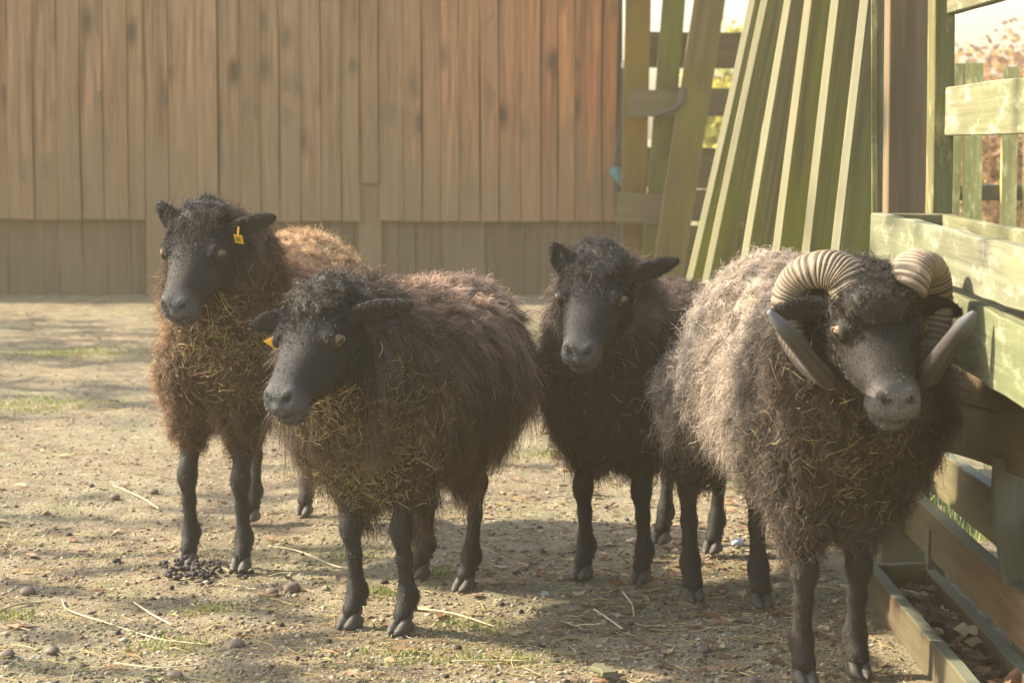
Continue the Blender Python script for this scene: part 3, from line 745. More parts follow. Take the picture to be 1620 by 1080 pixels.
    B.cap(H((0.174, 0, -0.006)), H((0.171, 0, -0.024)), 0.0016, 0.0016, k=0.003, op='s')
    # ears: direction in head axes (forward, left, up), how far the cup faces forward
    ears = []
    for s, ed in zip((1, -1), cfg['ears']):
        e0 = H((0.000, s * 0.049, 0.024)); ev = np.array(ed, float); ev[1] *= 1
        em = np.linalg.norm(ev); ev = Rh @ (ev / em); L = cfg.get('earlen', 0.085) * HS * (em if em < 0.85 else 1.0)
        fa = Rh @ np.array([1.0, 0, 0.15]); wa = nrmz(np.cross(ev, fa)); na = np.cross(wa, ev)
        Re = np.stack([ev, wa, na], 1)
        B.cap(e0 - ev * 0.01, e0 + ev * 0.018, 0.011 * HS, 0.010 * HS, k=0.012)
        B.ell(e0 + ev * L * 0.46, (L * 0.44, 0.0185 * HS, 0.0052), Re, k=0.010)
        B.ell(e0 + ev * L * 0.74, (L * 0.30, 0.0100 * HS, 0.0046), Re, k=0.008)
        B.ell(e0 + ev * L * 0.50 + na * 0.0080, (L * 0.36, 0.0110 * HS, 0.0055), Re, k=0.004, op='s')
        ears.append((e0, ev, wa, na, L))
    # legs
    LR = cfg.get('lr', 1.0)
    legs = []
    for i, h in enumerate(hl):
        front = i < 2; sy = math.copysign(1, h[1])
        if front:
            pts = [(fx * 0.4 + h[0] * 0.6 - 0.01, h[1] * 0.9, 0.36), (h[0] - 0.035, h[1] * 0.97, 0.27), (h[0] - 0.002, h[1], 0.165), (h[0] - 0.018, h[1], 0.060), (h[0] + 0.0, h[1], 0.018)]
            rr = [0.046, 0.024, 0.0150, 0.0115, 0.0135, 0.0165]
        else:
            pts = [(h[0] + 0.05, h[1] * 0.85, 0.36), (h[0] + 0.055, h[1] * 0.98, 0.265), (h[0] - 0.048, h[1], 0.185), (h[0] - 0.022, h[1], 0.062), (h[0] + 0.0, h[1], 0.018)]
            rr = [0.060, 0.029, 0.0140, 0.0115, 0.0135, 0.0165]
        P = [np.array(p) for p in pts]
        B.cap(P[0], P[1], rr[0] * LR, rr[1] * LR, k=0.03)
        B.cap(P[1], P[2], rr[1] * LR * 0.92, rr[2] * LR, k=0.018)
        m = P[2] * 0.55 + P[3] * 0.45
        B.cap(P[2], m, rr[2] * LR, rr[3] * LR, k=0.012)
        B.cap(m, P[3], rr[3] * LR, rr[4] * LR, k=0.012)
        B.ell(P[3] + (-0.010, 0, -0.010), (0.010, 0.015, 0.014), k=0.014)
        B.cap(P[3], P[4] + (-0.002, 0.0, 0.008), rr[4] * LR, rr[5] * LR * 0.98, k=0.014)
        if front: B.ell(P[2] + (0.006, 0, 0.002), (0.010, 0.0135, 0.028), k=0.016)
        else: B.ell(P[2] + (-0.008, 0, 0.006), (0.010, 0.0115, 0.026), k=0.014)
        legs.append(P)
    # eye sockets
    for s in (1, -1): B.ell(H((0.0525, s * 0.0620, 0.0215)), np.array((0.0115, 0.010, 0.0078)) * HS, Rh, k=0.003, op='s')
    V, Q = B.mesh()
    sm = V.copy()
    # -------- fleece bulk
    Wf = Field(lo - 0.06, hi + 0.06, 0.0065)
    Wf.ell((cx, 0, bz), (bl, bw, bh), k=0.05)
    Wf.ell((cx + bl * 0.66, 0, bz - 0.012), (0.145, bw * 0.92, bh * 0.94), k=0.06)
    Wf.ell((cx - bl * 0.62, 0, bz + 0.012), (0.15, bw * 0.93, bh * 0.92), k=0.06)
    nk2 = H((-0.035, 0, -0.03))
    Wf.cap(nb + (0.02, 0, -0.02), nb * 0.35 + nk2 * 0.65, 0.115 * S, 0.092 * S, k=0.05)
    Wf.cap(nb * 0.4 + nk2 * 0.6, nk2, 0.088 * S, cfg.get('nr', 0.062) * HS, k=0.04)
    # ruff below the jaw
    Wf.ell(nb * 0.35 + nk2 * 0.65 + np.array((0.02, 0, -0.065)), np.array((0.075, 0.09, 0.095)) * S * cfg.get('ruff', 1.0), k=0.05)
    for e in cfg.get('blobs', []): Wf.ell(e[0], e[1], k=0.05)
    tf = cfg['tuft']
    for i, P in enumerate(legs):
        rr = (0.075, 0.040) if i < 2 else (0.090, 0.045)
        rr = (rr[0] * cfg.get('lw', 1), rr[1] * cfg.get('lw', 1))
        q = P[1] * 0.55 + P[2] * 0.45
        Wf.cap(P[0] * (1, 0.8, 1), q + (0, 0, cfg.get('lz', 0.0)), rr[0], rr[1] * 0.72, k=0.04)
    # keep wool off the face
    def clear(x, y, z):
        q = [x - ho[0], y - ho[1], z - ho[2]]
        a = [(Rh[0, i] * q[0] + Rh[1, i] * q[1] + Rh[2, i] * q[2]) / HS for i in range(3)]
        return np.maximum(0.020 - a[0], np.sqrt(((a[0] - 0.10) / 0.12) ** 2 + (a[1] / 0.09) ** 2 + ((a[2] + 0.005) / cfg.get('clr', 0.075)) ** 2) - 1) * 0.07 if True else 0
        Wf.union(clear, c0 - 0.17, c0 + 0.17, 0.006, 's')
    Wf.ell(H((tf[0] - 0.012, 0, tf[1])), np.array(tf[2]) * HS, Rh, k=0.012)
    WV, WQ = Wf.mesh()
    wn, _ = vnormals(WV, WQ)
    lump = fbm(WV[:, 0] * 16 + cfg['seed'], WV[:, 1] * 16, WV[:, 2] * 16, 3)
    WV = WV + wn * (lump * cfg.get('lump', 0.007))[:, None]
    # -------- colours
    darkc = np.array(cfg['skin'])
    bc = np.tile(darkc, (len(V), 1)) * (1 + 0.2 * fbm(V[:, 0] * 60, V[:, 1] * 60, V[:, 2] * 60, 2))[:, None].clip(0.6, 1.4)
    hq = ((V - ho) @ Rh) / HS
    mz = np.clip((hq[:, 0] - 0.128) / 0.03, 0, 1) * (np.abs(hq[:, 1]) < 0.05) * (np.linalg.norm(hq - (0.1, 0, 0), axis=1) < 0.13)
    grey = np.array(cfg.get('muzzle', (0.075, 0.078, 0.078)))
    bc = bc * (1 - mz[:, None] * 0.8) + grey * (mz[:, None] * 0.8)
    lips = np.exp(-((hq[:, 2] + 0.0300) / 0.0045) ** 2) * (hq[:, 0] > 0.14) * (np.linalg.norm(hq - (0.1, 0, 0), axis=1) < 0.13)
    bc = bc * (1 - lips[:, None] * 0.7) + np.array(cfg.get('lip', (0.22, 0.18, 0.12))) * (lips[:, None] * 0.7)
    nd = np.minimum(*[np.linalg.norm((hq - np.array((0.163, s * 0.0155, 0.0060))) / np.array((1.2, 1.0, 0.7)), axis=1) for s in (1, -1)])
    nm_ = np.clip(1 - (nd - 0.006) / 0.003, 0, 1)[:, None]; bc = bc * (1 - nm_) + 0.004 * nm_
    ml = (np.exp(-((hq[:, 2] + 0.0225 + 0.02 * (hq[:, 0] < 0.14) * (hq[:, 0] - 0.14)) / 0.0022) ** 2) * (hq[:, 0] > 0.115) * (np.linalg.norm(hq - (0.1, 0, 0), axis=1) < 0.13))[:, None]
    bc = bc * (1 - ml) + 0.004 * ml
    # short coat: fine hairs lying along face, ears and legs, joined to the body mesh
    nhair = int(cfg.get('nhair', 120000))
    def wgt(c, n):
        q = ((c - ho) @ Rh) / HS
        face = (np.linalg.norm(q - (0.05, 0, 0), axis=1) < 0.17) * (q[:, 0] > -0.06)
        leg = (c[:, 2] < 0.26) * 1.0
        ne = np.minimum(*[np.linalg.norm(q - np.array((0.052, s * 0.056, 0.0215)), axis=1) for s in (1, -1)])
        return np.where(face, 5.0 * (ne > 0.017), leg) * 1.0 + 1e-6
    P, Nn = sample_surface(V, Q, nhair, r, wgt)
    q = ((P - ho) @ Rh) / HS; fc = (np.linalg.norm(q - (0.06, 0, 0), axis=1) < 0.17)
    fdir = np.where(fc[:, None], Rh[:, 0][None, :], np.array([[0.0, 0, -1.0]]))
    near = np.clip((0.085 - q[:, 0]) / 0.10, 0, 1); jaw = np.clip((-q[:, 2] - 0.01) / 0.04, 0, 1)
    Lh = np.where(fc, 0.0055 + 0.011 * near + 0.006 * jaw, 0.008) * np.where(fc & (np.abs(q[:, 1]) > 0.060), 0.35, 1.0) * r.uniform(0.6, 1.3, len(P))
    Pc = np.tile(darkc * 1.25, (len(P), 1)); mzp = np.clip((q[:, 0] - 0.125) / 0.03, 0, 1) * fc
    Pc = Pc * (1 - mzp[:, None] * 0.7) + grey * mzp[:, None] * 0.7
    hv_, hq_, hc_ = strands(P, Nn, 1, Lh, fdir, np.where(fc, 0.30 + 0.45 * near, 0.42), np.full(len(P), 0.2), np.zeros(len(P)), 1, 0.0001, 0.0011, r, 2, 0, lambda a, b, c: (Pc * 1.0, Pc * 2.0), 0.12)
    hv_ += 0.004 * np.repeat(Nn, 6, axis=0).astype(np.float32)
    BV, BQ, BC = merge([(V, Q, bc), (hv_, hq_, hc_)])
    np_mesh('body', BV, BQ, None, root, cols=BC, mats=[M['coat'], M['coat_hair']], midx=np.concatenate([np.zeros(len(Q)), np.ones(len(hq_))]))
    # -------- fleece strands
    D = cfg.get('dens', 1.0)
    kz = lambda c: np.clip((c[:, 2] - (bz - bh)) / (2 * bh), 0, 1)
    colfn = cfg['col']
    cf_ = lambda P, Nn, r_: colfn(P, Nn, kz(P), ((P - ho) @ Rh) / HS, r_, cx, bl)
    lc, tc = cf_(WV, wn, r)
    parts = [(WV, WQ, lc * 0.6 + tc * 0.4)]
    def region(c, n): return np.ones(len(c))
    nl = int(cfg['locks'] * D)
    hw = lambda c, n: 1 + 2.0 * (np.linalg.norm(((c - ho) @ Rh) / HS - (0.0, 0, 0.04), axis=1) < 0.085)
    P, Nn = sample_surface(WV, WQ, nl, r, hw)
    q = ((P - ho) @ Rh) / HS
    headz = np.linalg.norm(q - (0.0, 0, 0.03), axis=1) < 0.085
    up_ = np.clip(Nn[:, 2], 0, 1)
    L = cfg['len'] * (0.7 + 0.6 * r.random(nl)) * (1 - 0.35 * up_) * (1 + 0.25 * fbm(P[:, 0] * 7, P[:, 1] * 7, P[:, 2] * 7, 2))
    L = np.where(headz, cfg.get('tl', 0.018) * (0.6 + 0.7 * r.random(nl)), L)
    flow = np.tile(np.array([-0.35, 0, -0.75]), (nl, 1)) * cfg['flow']
    flow[:, 2] = np.where(up_ > 0.6, flow[:, 2] * 0.4, flow[:, 2])
    fw = np.where(headz)[0]; flow[fw] = 0.15 * Rh[:, 0]
    lift = np.full(nl, cfg['lift']) + 0.5 * up_; droop = np.full(nl, cfg['droop']) * (1 - 0.6 * up_)
    lift[headz] = 1.0; droop[headz] = 0.25
    curl = np.full(nl, cfg['curl']) * (0.5 + r.random(nl)); curl[headz] *= 0.6
    parts.append(strands(P, Nn, cfg.get('per', 16), L, flow, lift, droop, curl, cfg['freq'], cfg.get('lrad', 0.009), cfg.get('wid', 0.0011), r, cfg.get('segs', 6), 0.8, cf_, cfg.get('stray', 0.16), 0.75, cfg.get('rnd', 0.35), cfg.get('jit', 0.18)))
    # loose single hairs for a soft outline
    ns = int(nl * 0.7); P, Nn = sample_surface(WV, WQ, ns, r)
    L2 = cfg['len'] * (0.7 + 0.6 * r.random(ns)) * 0.8
    q = ((P - ho) @ Rh) / HS; hz = np.linalg.norm(q - (0.0, 0, 0.03), axis=1) < 0.085; L2[hz] = 0.024; L2 *= np.where(Nn[:, 2] > 0.5, 0.6, 1.0)
    parts.append(strands(P, Nn, 1, L2, np.tile(np.array([-0.2, 0, -0.3]), (ns, 1)), np.full(ns, 0.9), np.full(ns, 0.3), np.full(ns, 0.005), 1.3, 0.002, 0.0007, r, 7, 0, cf_, 0.5, 0.5))
    FV, FQ, FC = merge(parts)
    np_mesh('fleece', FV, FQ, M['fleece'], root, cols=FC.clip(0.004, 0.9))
    # -------- eyes
    for s in (1, -1):
        ec = H((0.0515, s * 0.0500, 0.0215)); er = 0.0112 * HS
        v, f = uvsphere(ec, (er,) * 3, 24, 16); e = py_mesh('eye', v, f, M['iris'], root, True)
        out_ = Rh @ nrmz(np.array([0.62, s * 1.0, 0.04])); fw_ = nrmz(np.cross(out_, Rh[:, 2])); u_ = np.cross(fw_, out_)
        Re = np.stack([fw_, u_, out_], 1)
        v, f = uvsphere(ec + out_ * er * 0.80, (0.0066 * HS, 0.0040 * HS, er * 0.235), 16, 10, Re); py_mesh('pupil', v, f, M['pupil'], e, True)
        ring = [ec + out_ * er * 0.62 + Re @ np.array([0.0102 * HS * math.cos(a), 0.0068 * HS * math.sin(a), 0.0016 * math.cos(2 * a)]) for a in np.linspace(0, 6.2832, 25)]
        v, f = tube(ring, 0.0010 * HS, 6); py_mesh('eyelid', v, f, M['lid'], e, True)
    # -------- hooves
    for i, h in enumerate(hl):
        hf = Field(h + (-0.04, -0.035, -0.006), h + (0.055, 0.035, 0.045), 0.0022)
        for s in (1, -1):
            hf.cap(h + (-0.006, s * 0.0085, 0.026), h + (0.018, s * 0.0090, 0.004), 0.0085, 0.0068, k=0.004)
            hf.cap(h + (0.010, s * 0.0090, 0.004), h + (0.034, s * 0.0060, 0.001), 0.0078, 0.0026, k=0.008)
            hf.cap(h + (-0.010, s * 0.0090, 0.008), h + (-0.004, s * 0.0090, 0.003), 0.0080, 0.0080, k=0.006)
            hf.ell(h + (-0.026, s * 0.010, 0.034), (0.005, 0.004, 0.005), k=0.002)
        hf.union(lambda x, y, z: z - 0.0, (h + (-0.04, -0.035, -0.02)), (h + (0.06, 0.035, 0.0)), 0.002, 's')
        v, q_ = hf.mesh(); np_mesh('hoof', v, q_, M['hoof'], root)
    ctx = dict(root=root, H=H, Rh=Rh, ho=ho, HS=HS, ears=ears, WV=WV, WQ=WQ, wn=wn, r=r, cx=cx, bl=bl, bz=bz, bh=bh, ang=ang, mid=mid)
    for s_, side in (('l', 0), ('r', 1)):
        if cfg.get('tag') == s_:
            e0, ev, wa, na, L_ = ears[side]
            dn = np.array([0, 0, -1.0]); c = e0 + ev * cfg.get('tagx', 0.026) + dn * cfg.get('tagd', 0.020) * HS + nrmz(RT @ np.array([0, -1.0, 0])) * cfg.get('tagf', 0.012)
            u = nrmz(ev * 0.9 + dn * 0.35); v_ = nrmz(np.cross(na, u)); w_, h_, t_ = 0.0085, 0.0085, 0.0012
            pr = cfg.get('tagshape', 'sq')
            pl = [(-1, -1), (1, -1), (1, 1), (-1, 1)] if pr == 'sq' else [(-1.3, -0.9), (1.1, -1.2), (0.25, 1.5), (-0.15, 1.4)]
            V2 = [c + u * a * w_ + v_ * b * h_ + na * k * t_ for k in (-1, 1) for a, b in pl]
            F2 = [[3, 2, 1, 0], [4, 5, 6, 7]] + [[k, (k + 1) % 4, 4 + (k + 1) % 4, 4 + k] for k in range(4)]
            tg = py_mesh('ear_tag', V2, F2, M['tag'], root)
            v, f = tube([c + v_ * h_ * 0.9, c + v_ * h_ * 0.9 - dn * 0.012 - na * 0.006], 0.002, 6); py_mesh('pin', v, f, M['tag'], tg)
            if pr == 'sq':
                V3, F3 = [], []
                for a_, b_, ww, hh in [(-0.35, 0.1, 0.09, 0.45), (0.0, 0.1, 0.09, 0.45), (0.36, 0.1, 0.09, 0.45)]:
                    b0 = len(V3)
                    for da, db in ((-1, -1), (1, -1), (1, 1), (-1, 1)): V3.append(c + u * w_ * (a_ + da * ww) + v_ * h_ * (b_ + db * hh) + na * (t_ + 0.0004))
                    F3.append([b0, b0 + 1, b0 + 2, b0 + 3])
                py_mesh('print', V3, F3, M['tagprint'], tg)
    return ctx

def lerp(a, b, t): return np.array(a)[None] * (1 - t[:, None]) + np.array(b)[None] * t[:, None]
def sstep(x, a, b):
    t = np.clip((x - a) / (b - a), 0, 1); return t * t * (3 - 2 * t)

def col_s1(P, Nn, kz, q, r, cx, bl):
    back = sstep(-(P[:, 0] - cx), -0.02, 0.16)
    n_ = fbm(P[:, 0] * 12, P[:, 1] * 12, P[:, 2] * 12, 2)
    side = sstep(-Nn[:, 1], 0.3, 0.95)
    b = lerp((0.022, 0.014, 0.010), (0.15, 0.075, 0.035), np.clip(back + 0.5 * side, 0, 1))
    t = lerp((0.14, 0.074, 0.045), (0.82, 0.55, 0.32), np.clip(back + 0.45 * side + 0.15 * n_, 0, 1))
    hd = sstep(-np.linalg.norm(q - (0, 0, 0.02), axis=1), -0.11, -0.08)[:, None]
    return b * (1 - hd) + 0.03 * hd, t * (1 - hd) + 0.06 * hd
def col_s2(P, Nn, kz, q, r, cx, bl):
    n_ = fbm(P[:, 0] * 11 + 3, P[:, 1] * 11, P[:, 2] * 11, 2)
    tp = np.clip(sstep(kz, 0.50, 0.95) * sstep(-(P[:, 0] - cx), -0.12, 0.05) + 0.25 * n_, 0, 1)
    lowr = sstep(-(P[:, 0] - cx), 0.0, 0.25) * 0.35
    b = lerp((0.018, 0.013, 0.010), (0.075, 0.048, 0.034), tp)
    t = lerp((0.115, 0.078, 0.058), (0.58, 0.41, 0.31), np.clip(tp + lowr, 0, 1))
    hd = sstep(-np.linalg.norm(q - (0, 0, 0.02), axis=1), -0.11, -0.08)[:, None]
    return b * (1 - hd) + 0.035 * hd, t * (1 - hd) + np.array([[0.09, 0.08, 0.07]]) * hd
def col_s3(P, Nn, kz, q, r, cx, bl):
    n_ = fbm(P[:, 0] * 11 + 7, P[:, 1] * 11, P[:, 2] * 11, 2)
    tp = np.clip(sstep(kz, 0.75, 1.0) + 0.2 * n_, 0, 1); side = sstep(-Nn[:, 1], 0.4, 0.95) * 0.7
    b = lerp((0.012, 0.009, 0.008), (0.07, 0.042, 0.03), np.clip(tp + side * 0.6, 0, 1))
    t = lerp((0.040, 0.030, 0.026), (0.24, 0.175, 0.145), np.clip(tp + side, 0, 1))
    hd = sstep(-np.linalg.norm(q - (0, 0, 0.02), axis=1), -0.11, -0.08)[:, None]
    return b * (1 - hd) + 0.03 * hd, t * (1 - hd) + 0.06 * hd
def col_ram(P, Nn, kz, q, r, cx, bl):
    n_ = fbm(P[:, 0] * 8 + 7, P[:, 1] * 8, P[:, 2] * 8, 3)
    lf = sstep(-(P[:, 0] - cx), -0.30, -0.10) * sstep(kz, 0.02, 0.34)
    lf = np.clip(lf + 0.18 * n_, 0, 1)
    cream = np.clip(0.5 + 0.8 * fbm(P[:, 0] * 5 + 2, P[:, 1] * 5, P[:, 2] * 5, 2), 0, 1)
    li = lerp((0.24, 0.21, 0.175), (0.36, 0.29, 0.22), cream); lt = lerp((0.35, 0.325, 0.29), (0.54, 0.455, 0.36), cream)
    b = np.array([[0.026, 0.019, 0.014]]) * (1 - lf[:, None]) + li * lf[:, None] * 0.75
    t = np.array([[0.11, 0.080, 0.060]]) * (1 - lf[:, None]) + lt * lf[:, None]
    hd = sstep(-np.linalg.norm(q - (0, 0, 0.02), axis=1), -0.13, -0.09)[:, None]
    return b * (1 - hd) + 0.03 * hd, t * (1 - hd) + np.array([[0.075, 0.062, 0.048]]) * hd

BASE = dict(size=1.0, bw=0.155, bh=0.165, bz=0.385, bl=0.25, locks=5200, per=16)
sheep = {}
cfg1 = dict(BASE, name='s1', seed=1, hooves=[(382, 900), (298, 890), (482, 812), (398, 822)], chest=(335, 600, 4.15), rump=(500, 420, 4.85), mid=(-0.478, 4.50, 0),
            eye=(304, 398, 4.02), face=(20, 44, 0), hs=1.02, skin=(0.011, 0.0115, 0.0125), bz=0.40, bh=0.145, bw=0.120, bl=0.29, blobs=[((-0.24, -0.015, 0.452), (0.155, 0.145, 0.145))],
            tuft=(-0.004, 0.050, (0.044, 0.046, 0.013)), ears=[(-0.18, 1.0, 0.22), (-0.24, -0.26, 0.48)], earlen=0.098, nr=0.056,
            len=0.034, flow=0.45, lift=0.9, droop=0.3, curl=0.0055, freq=1.8, wid=0.0014, col=col_s1, tag='l', tl=0.020, lump=0.009, lz=0.02)
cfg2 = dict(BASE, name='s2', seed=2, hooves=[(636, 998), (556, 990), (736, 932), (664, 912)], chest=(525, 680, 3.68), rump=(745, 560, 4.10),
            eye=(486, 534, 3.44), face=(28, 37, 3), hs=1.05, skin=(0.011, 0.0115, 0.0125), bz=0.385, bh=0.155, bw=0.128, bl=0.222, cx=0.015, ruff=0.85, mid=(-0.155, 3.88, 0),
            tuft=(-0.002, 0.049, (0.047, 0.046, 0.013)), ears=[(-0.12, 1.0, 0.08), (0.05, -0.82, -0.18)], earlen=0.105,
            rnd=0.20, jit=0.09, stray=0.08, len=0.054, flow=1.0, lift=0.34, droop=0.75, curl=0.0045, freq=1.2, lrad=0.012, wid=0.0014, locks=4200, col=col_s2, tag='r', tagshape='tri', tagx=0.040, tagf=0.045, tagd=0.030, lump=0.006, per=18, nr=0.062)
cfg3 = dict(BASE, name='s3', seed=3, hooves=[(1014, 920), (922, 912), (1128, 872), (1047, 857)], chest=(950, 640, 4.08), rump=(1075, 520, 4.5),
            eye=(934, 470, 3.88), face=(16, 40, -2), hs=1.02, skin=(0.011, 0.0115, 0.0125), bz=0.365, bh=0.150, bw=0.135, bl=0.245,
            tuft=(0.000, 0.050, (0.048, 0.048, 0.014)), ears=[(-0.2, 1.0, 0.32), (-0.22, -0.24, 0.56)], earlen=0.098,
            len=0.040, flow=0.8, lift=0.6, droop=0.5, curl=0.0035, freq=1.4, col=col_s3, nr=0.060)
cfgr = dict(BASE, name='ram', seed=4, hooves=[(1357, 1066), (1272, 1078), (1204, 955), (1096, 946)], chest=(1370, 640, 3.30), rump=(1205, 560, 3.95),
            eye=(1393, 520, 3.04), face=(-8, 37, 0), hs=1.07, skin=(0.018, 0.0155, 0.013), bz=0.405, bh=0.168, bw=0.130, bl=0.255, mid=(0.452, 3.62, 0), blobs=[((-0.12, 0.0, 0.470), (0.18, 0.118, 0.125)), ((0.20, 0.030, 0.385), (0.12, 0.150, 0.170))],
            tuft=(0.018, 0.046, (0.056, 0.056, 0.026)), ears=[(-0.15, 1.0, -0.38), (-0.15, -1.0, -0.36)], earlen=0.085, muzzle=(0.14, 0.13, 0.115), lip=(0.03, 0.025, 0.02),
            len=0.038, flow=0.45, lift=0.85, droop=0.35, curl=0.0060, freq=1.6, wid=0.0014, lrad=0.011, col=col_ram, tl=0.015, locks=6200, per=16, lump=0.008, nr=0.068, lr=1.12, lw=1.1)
labels = {
    's1': 'black-faced brown sheep with a sunlit rusty rump and a square yellow ear tag, leftmost',
    's2': 'dark long-woolled sheep in front with hay on its chest and an orange triangular ear tag',
    's3': 'small black untagged sheep standing half hidden behind the horned ram',
    'ram': 'pale grey woolly ram with curled ridged horns beside the manger'}
for cg in (cfg1, cfg2, cfg3, cfgr):
    sheep[cg['name']] = build_sheep(cg)
    tag(sheep[cg['name']]['root'], labels[cg['name']], 'ram' if cg['name'] == 'ram' else 'sheep', 'flock of dark sheep')

# ---- horns of the ram
def sst(x, a, b):
    x = min(1, max(0, (x - a) / (b - a))); return x * x * (3 - 2 * x)
def horn(ctx, s):
    H = ctx['H']; mid = ctx['mid']; ca, sa = math.cos(ctx['ang']), math.sin(ctx['ang']); RT = np.array([[ca, sa, 0], [-sa, ca, 0], [0, 0, 1.0]])
    D0 = 3.04
    if s < 0: pts = [(1354, 462, 0.02), (1338, 436, .03), (1305, 424, .045), (1266, 436, .065), (1246, 474, .08), (1252, 525, .07), (1276, 572, .03), (1304, 596, -.02), (1290, 580, -.06), (1252, 534, -.085), (1216, 492, -.095)]
    else: pts = [(1428, 460, 0.02), (1438, 436, .03), (1450, 422, .045), (1467, 436, .07), (1474, 478, .09), (1472, 530, .08), (1464, 580, .04), (1468, 596, -.01), (1484, 572, -.045), (1514, 532, -.065), (1543, 494, -.075)]
    P = catmull([RT @ (at(u_, v_, D0 + d_) - np.array([mid[0], mid[1], 0])) for u_, v_, d_ in pts], 420)
    n = len(P); tan = nrmz(np.gradient(P, axis=0)); HS = ctx['HS']
    ns = 28; V, col = [], []
    u0 = np.cross(tan[0], [0, 0, 1.0]); u = u0 / np.linalg.norm(u0)
    rr = np.random.default_rng(7 + s)
    ph = np.cumsum(0.36 + 0.14 * np.repeat(rr.normal(size=n // 8 + 1), 8)[:n])
    rr2 = rr.random(n)
    for i in range(n):
        t = i / (n - 1)
        u = u - tan[i] * (u @ tan[i]); u /= np.linalg.norm(u); v = np.cross(tan[i], u)
        rad = 0.0305 * (1 - t * 0.52 - 0.14 * sst(t, 0.45, 0.7)) * min(1, (1 - t) * 16 + 0.15) ** 0.5
        if t > 0.62: rad *= 1.0
        ridge = max(0, 1 - t / 0.62)
        
        for k in range(ns):
            a = 6.28318 * k / ns
            keel = 1 + 0.17 * math.cos(a * 2 + 0.6) + 0.06 * math.cos(3 * a)
            pk = ph[i] + 0.8 * math.sin(a + 0.5) + 0.35 * math.sin(3 * a + i * 0.05)
            sw = (0.5 + 0.5 * math.sin(2 * pk)) ** 0.6; rg_ = 0.0028 * ridge ** 0.4 * (sw - 0.6) + 0.0006 * ridge * math.sin(9 * pk)
            wob = 0.0006 * math.sin(a * 5 + i * 0.11)
            rr_ = (rad * keel + rg_ + wob * ridge)
            V.append(P[i] + rr_ * (math.cos(a) * u + math.sin(a) * v))
            g = sw
            c1 = np.array((0.30, 0.235, 0.16)) * (0.14 + 0.86 * g) * (0.85 + 0.3 * rr2[i]); c2 = np.array((0.045, 0.038, 0.031)) * (0.7 + 0.6 * (0.5 + 0.5 * math.sin(a * 7 + i * 0.01))); c3 = np.array((0.13, 0.135, 0.14))
            w1 = float(np.clip((t - 0.38) / 0.22, 0, 1)); w2 = float(np.clip((t - 0.9) / 0.1, 0, 1))
            col.append((c1 * (1 - w1) + c2 * w1) * (1 - w2) + c3 * w2)
    F = [[i * ns + k, i * ns + (k + 1) % ns, (i + 1) * ns + (k + 1) % ns, (i + 1) * ns + k] for i in range(n - 1) for k in range(ns)]
    F.append([k for k in range(ns)][::-1]); F.append([(n - 1) * ns + k for k in range(ns)])
    py_mesh('horn', V, F, M['horn'], ctx['root'], True, cols=np.array(col))
M['horn'] = attr_mat('horn_keratin', 0.66, 0.0, 0.3, 0.5, 110)
horn(sheep['ram'], 1); horn(sheep['ram'], -1)

# ---- hay bits caught in the wool (loose stuff, one object per animal)
def straw_mesh(P, D, L, W, cols, r, up=None, bend=0.25, segs=4):
    n = len(P); T = segs + 1; D = nrmz(D); b = nrmz(np.cross(D, r.normal(size=(n, 3)))); k = r.normal(size=n) * bend
    k2 = r.normal(size=n) * bend * 0.6; b2 = np.cross(D, b)
    t = np.linspace(-0.5, 0.5, T)
    pts = P[:, None] + D[:, None] * (L[:, None] * t)[..., None] + b[:, None] * (k[:, None] * L[:, None] * (t ** 2 - 0.08))[..., None] + b2[:, None] * (k2[:, None] * L[:, None] * (4 * t ** 3 - t * 0.5))[..., None]
    V = np.empty((n, T, 3, 3)); Wt = (W[:, None] * (1 - 0.3 * np.abs(t) * 2))[..., None] / 2
    for q in range(3):
        a = 2.094 * q; V[:, :, q] = pts + (b[:, None] * math.cos(a) + b2[:, None] * math.sin(a)) * Wt
    base = (np.arange(n) * T * 3)[:, None, None] + (np.arange(segs) * 3)[None, :, None] + np.arange(3)[None, None, :]
    nx = (np.arange(n) * T * 3)[:, None, None] + (np.arange(segs) * 3)[None, :, None] + ((np.arange(3) + 1) % 3)[None, None, :]
    Q = np.stack([base, nx, nx + 3, base + 3], -1).reshape(-1, 4)
    return V.reshape(-1, 3), Q, np.repeat(cols, T * 3, axis=0)
HAY = np.array([(0.50, 0.38, 0.17), (0.42, 0.33, 0.14), (0.36, 0.34, 0.14), (0.55, 0.45, 0.26), (0.34, 0.21, 0.09)])
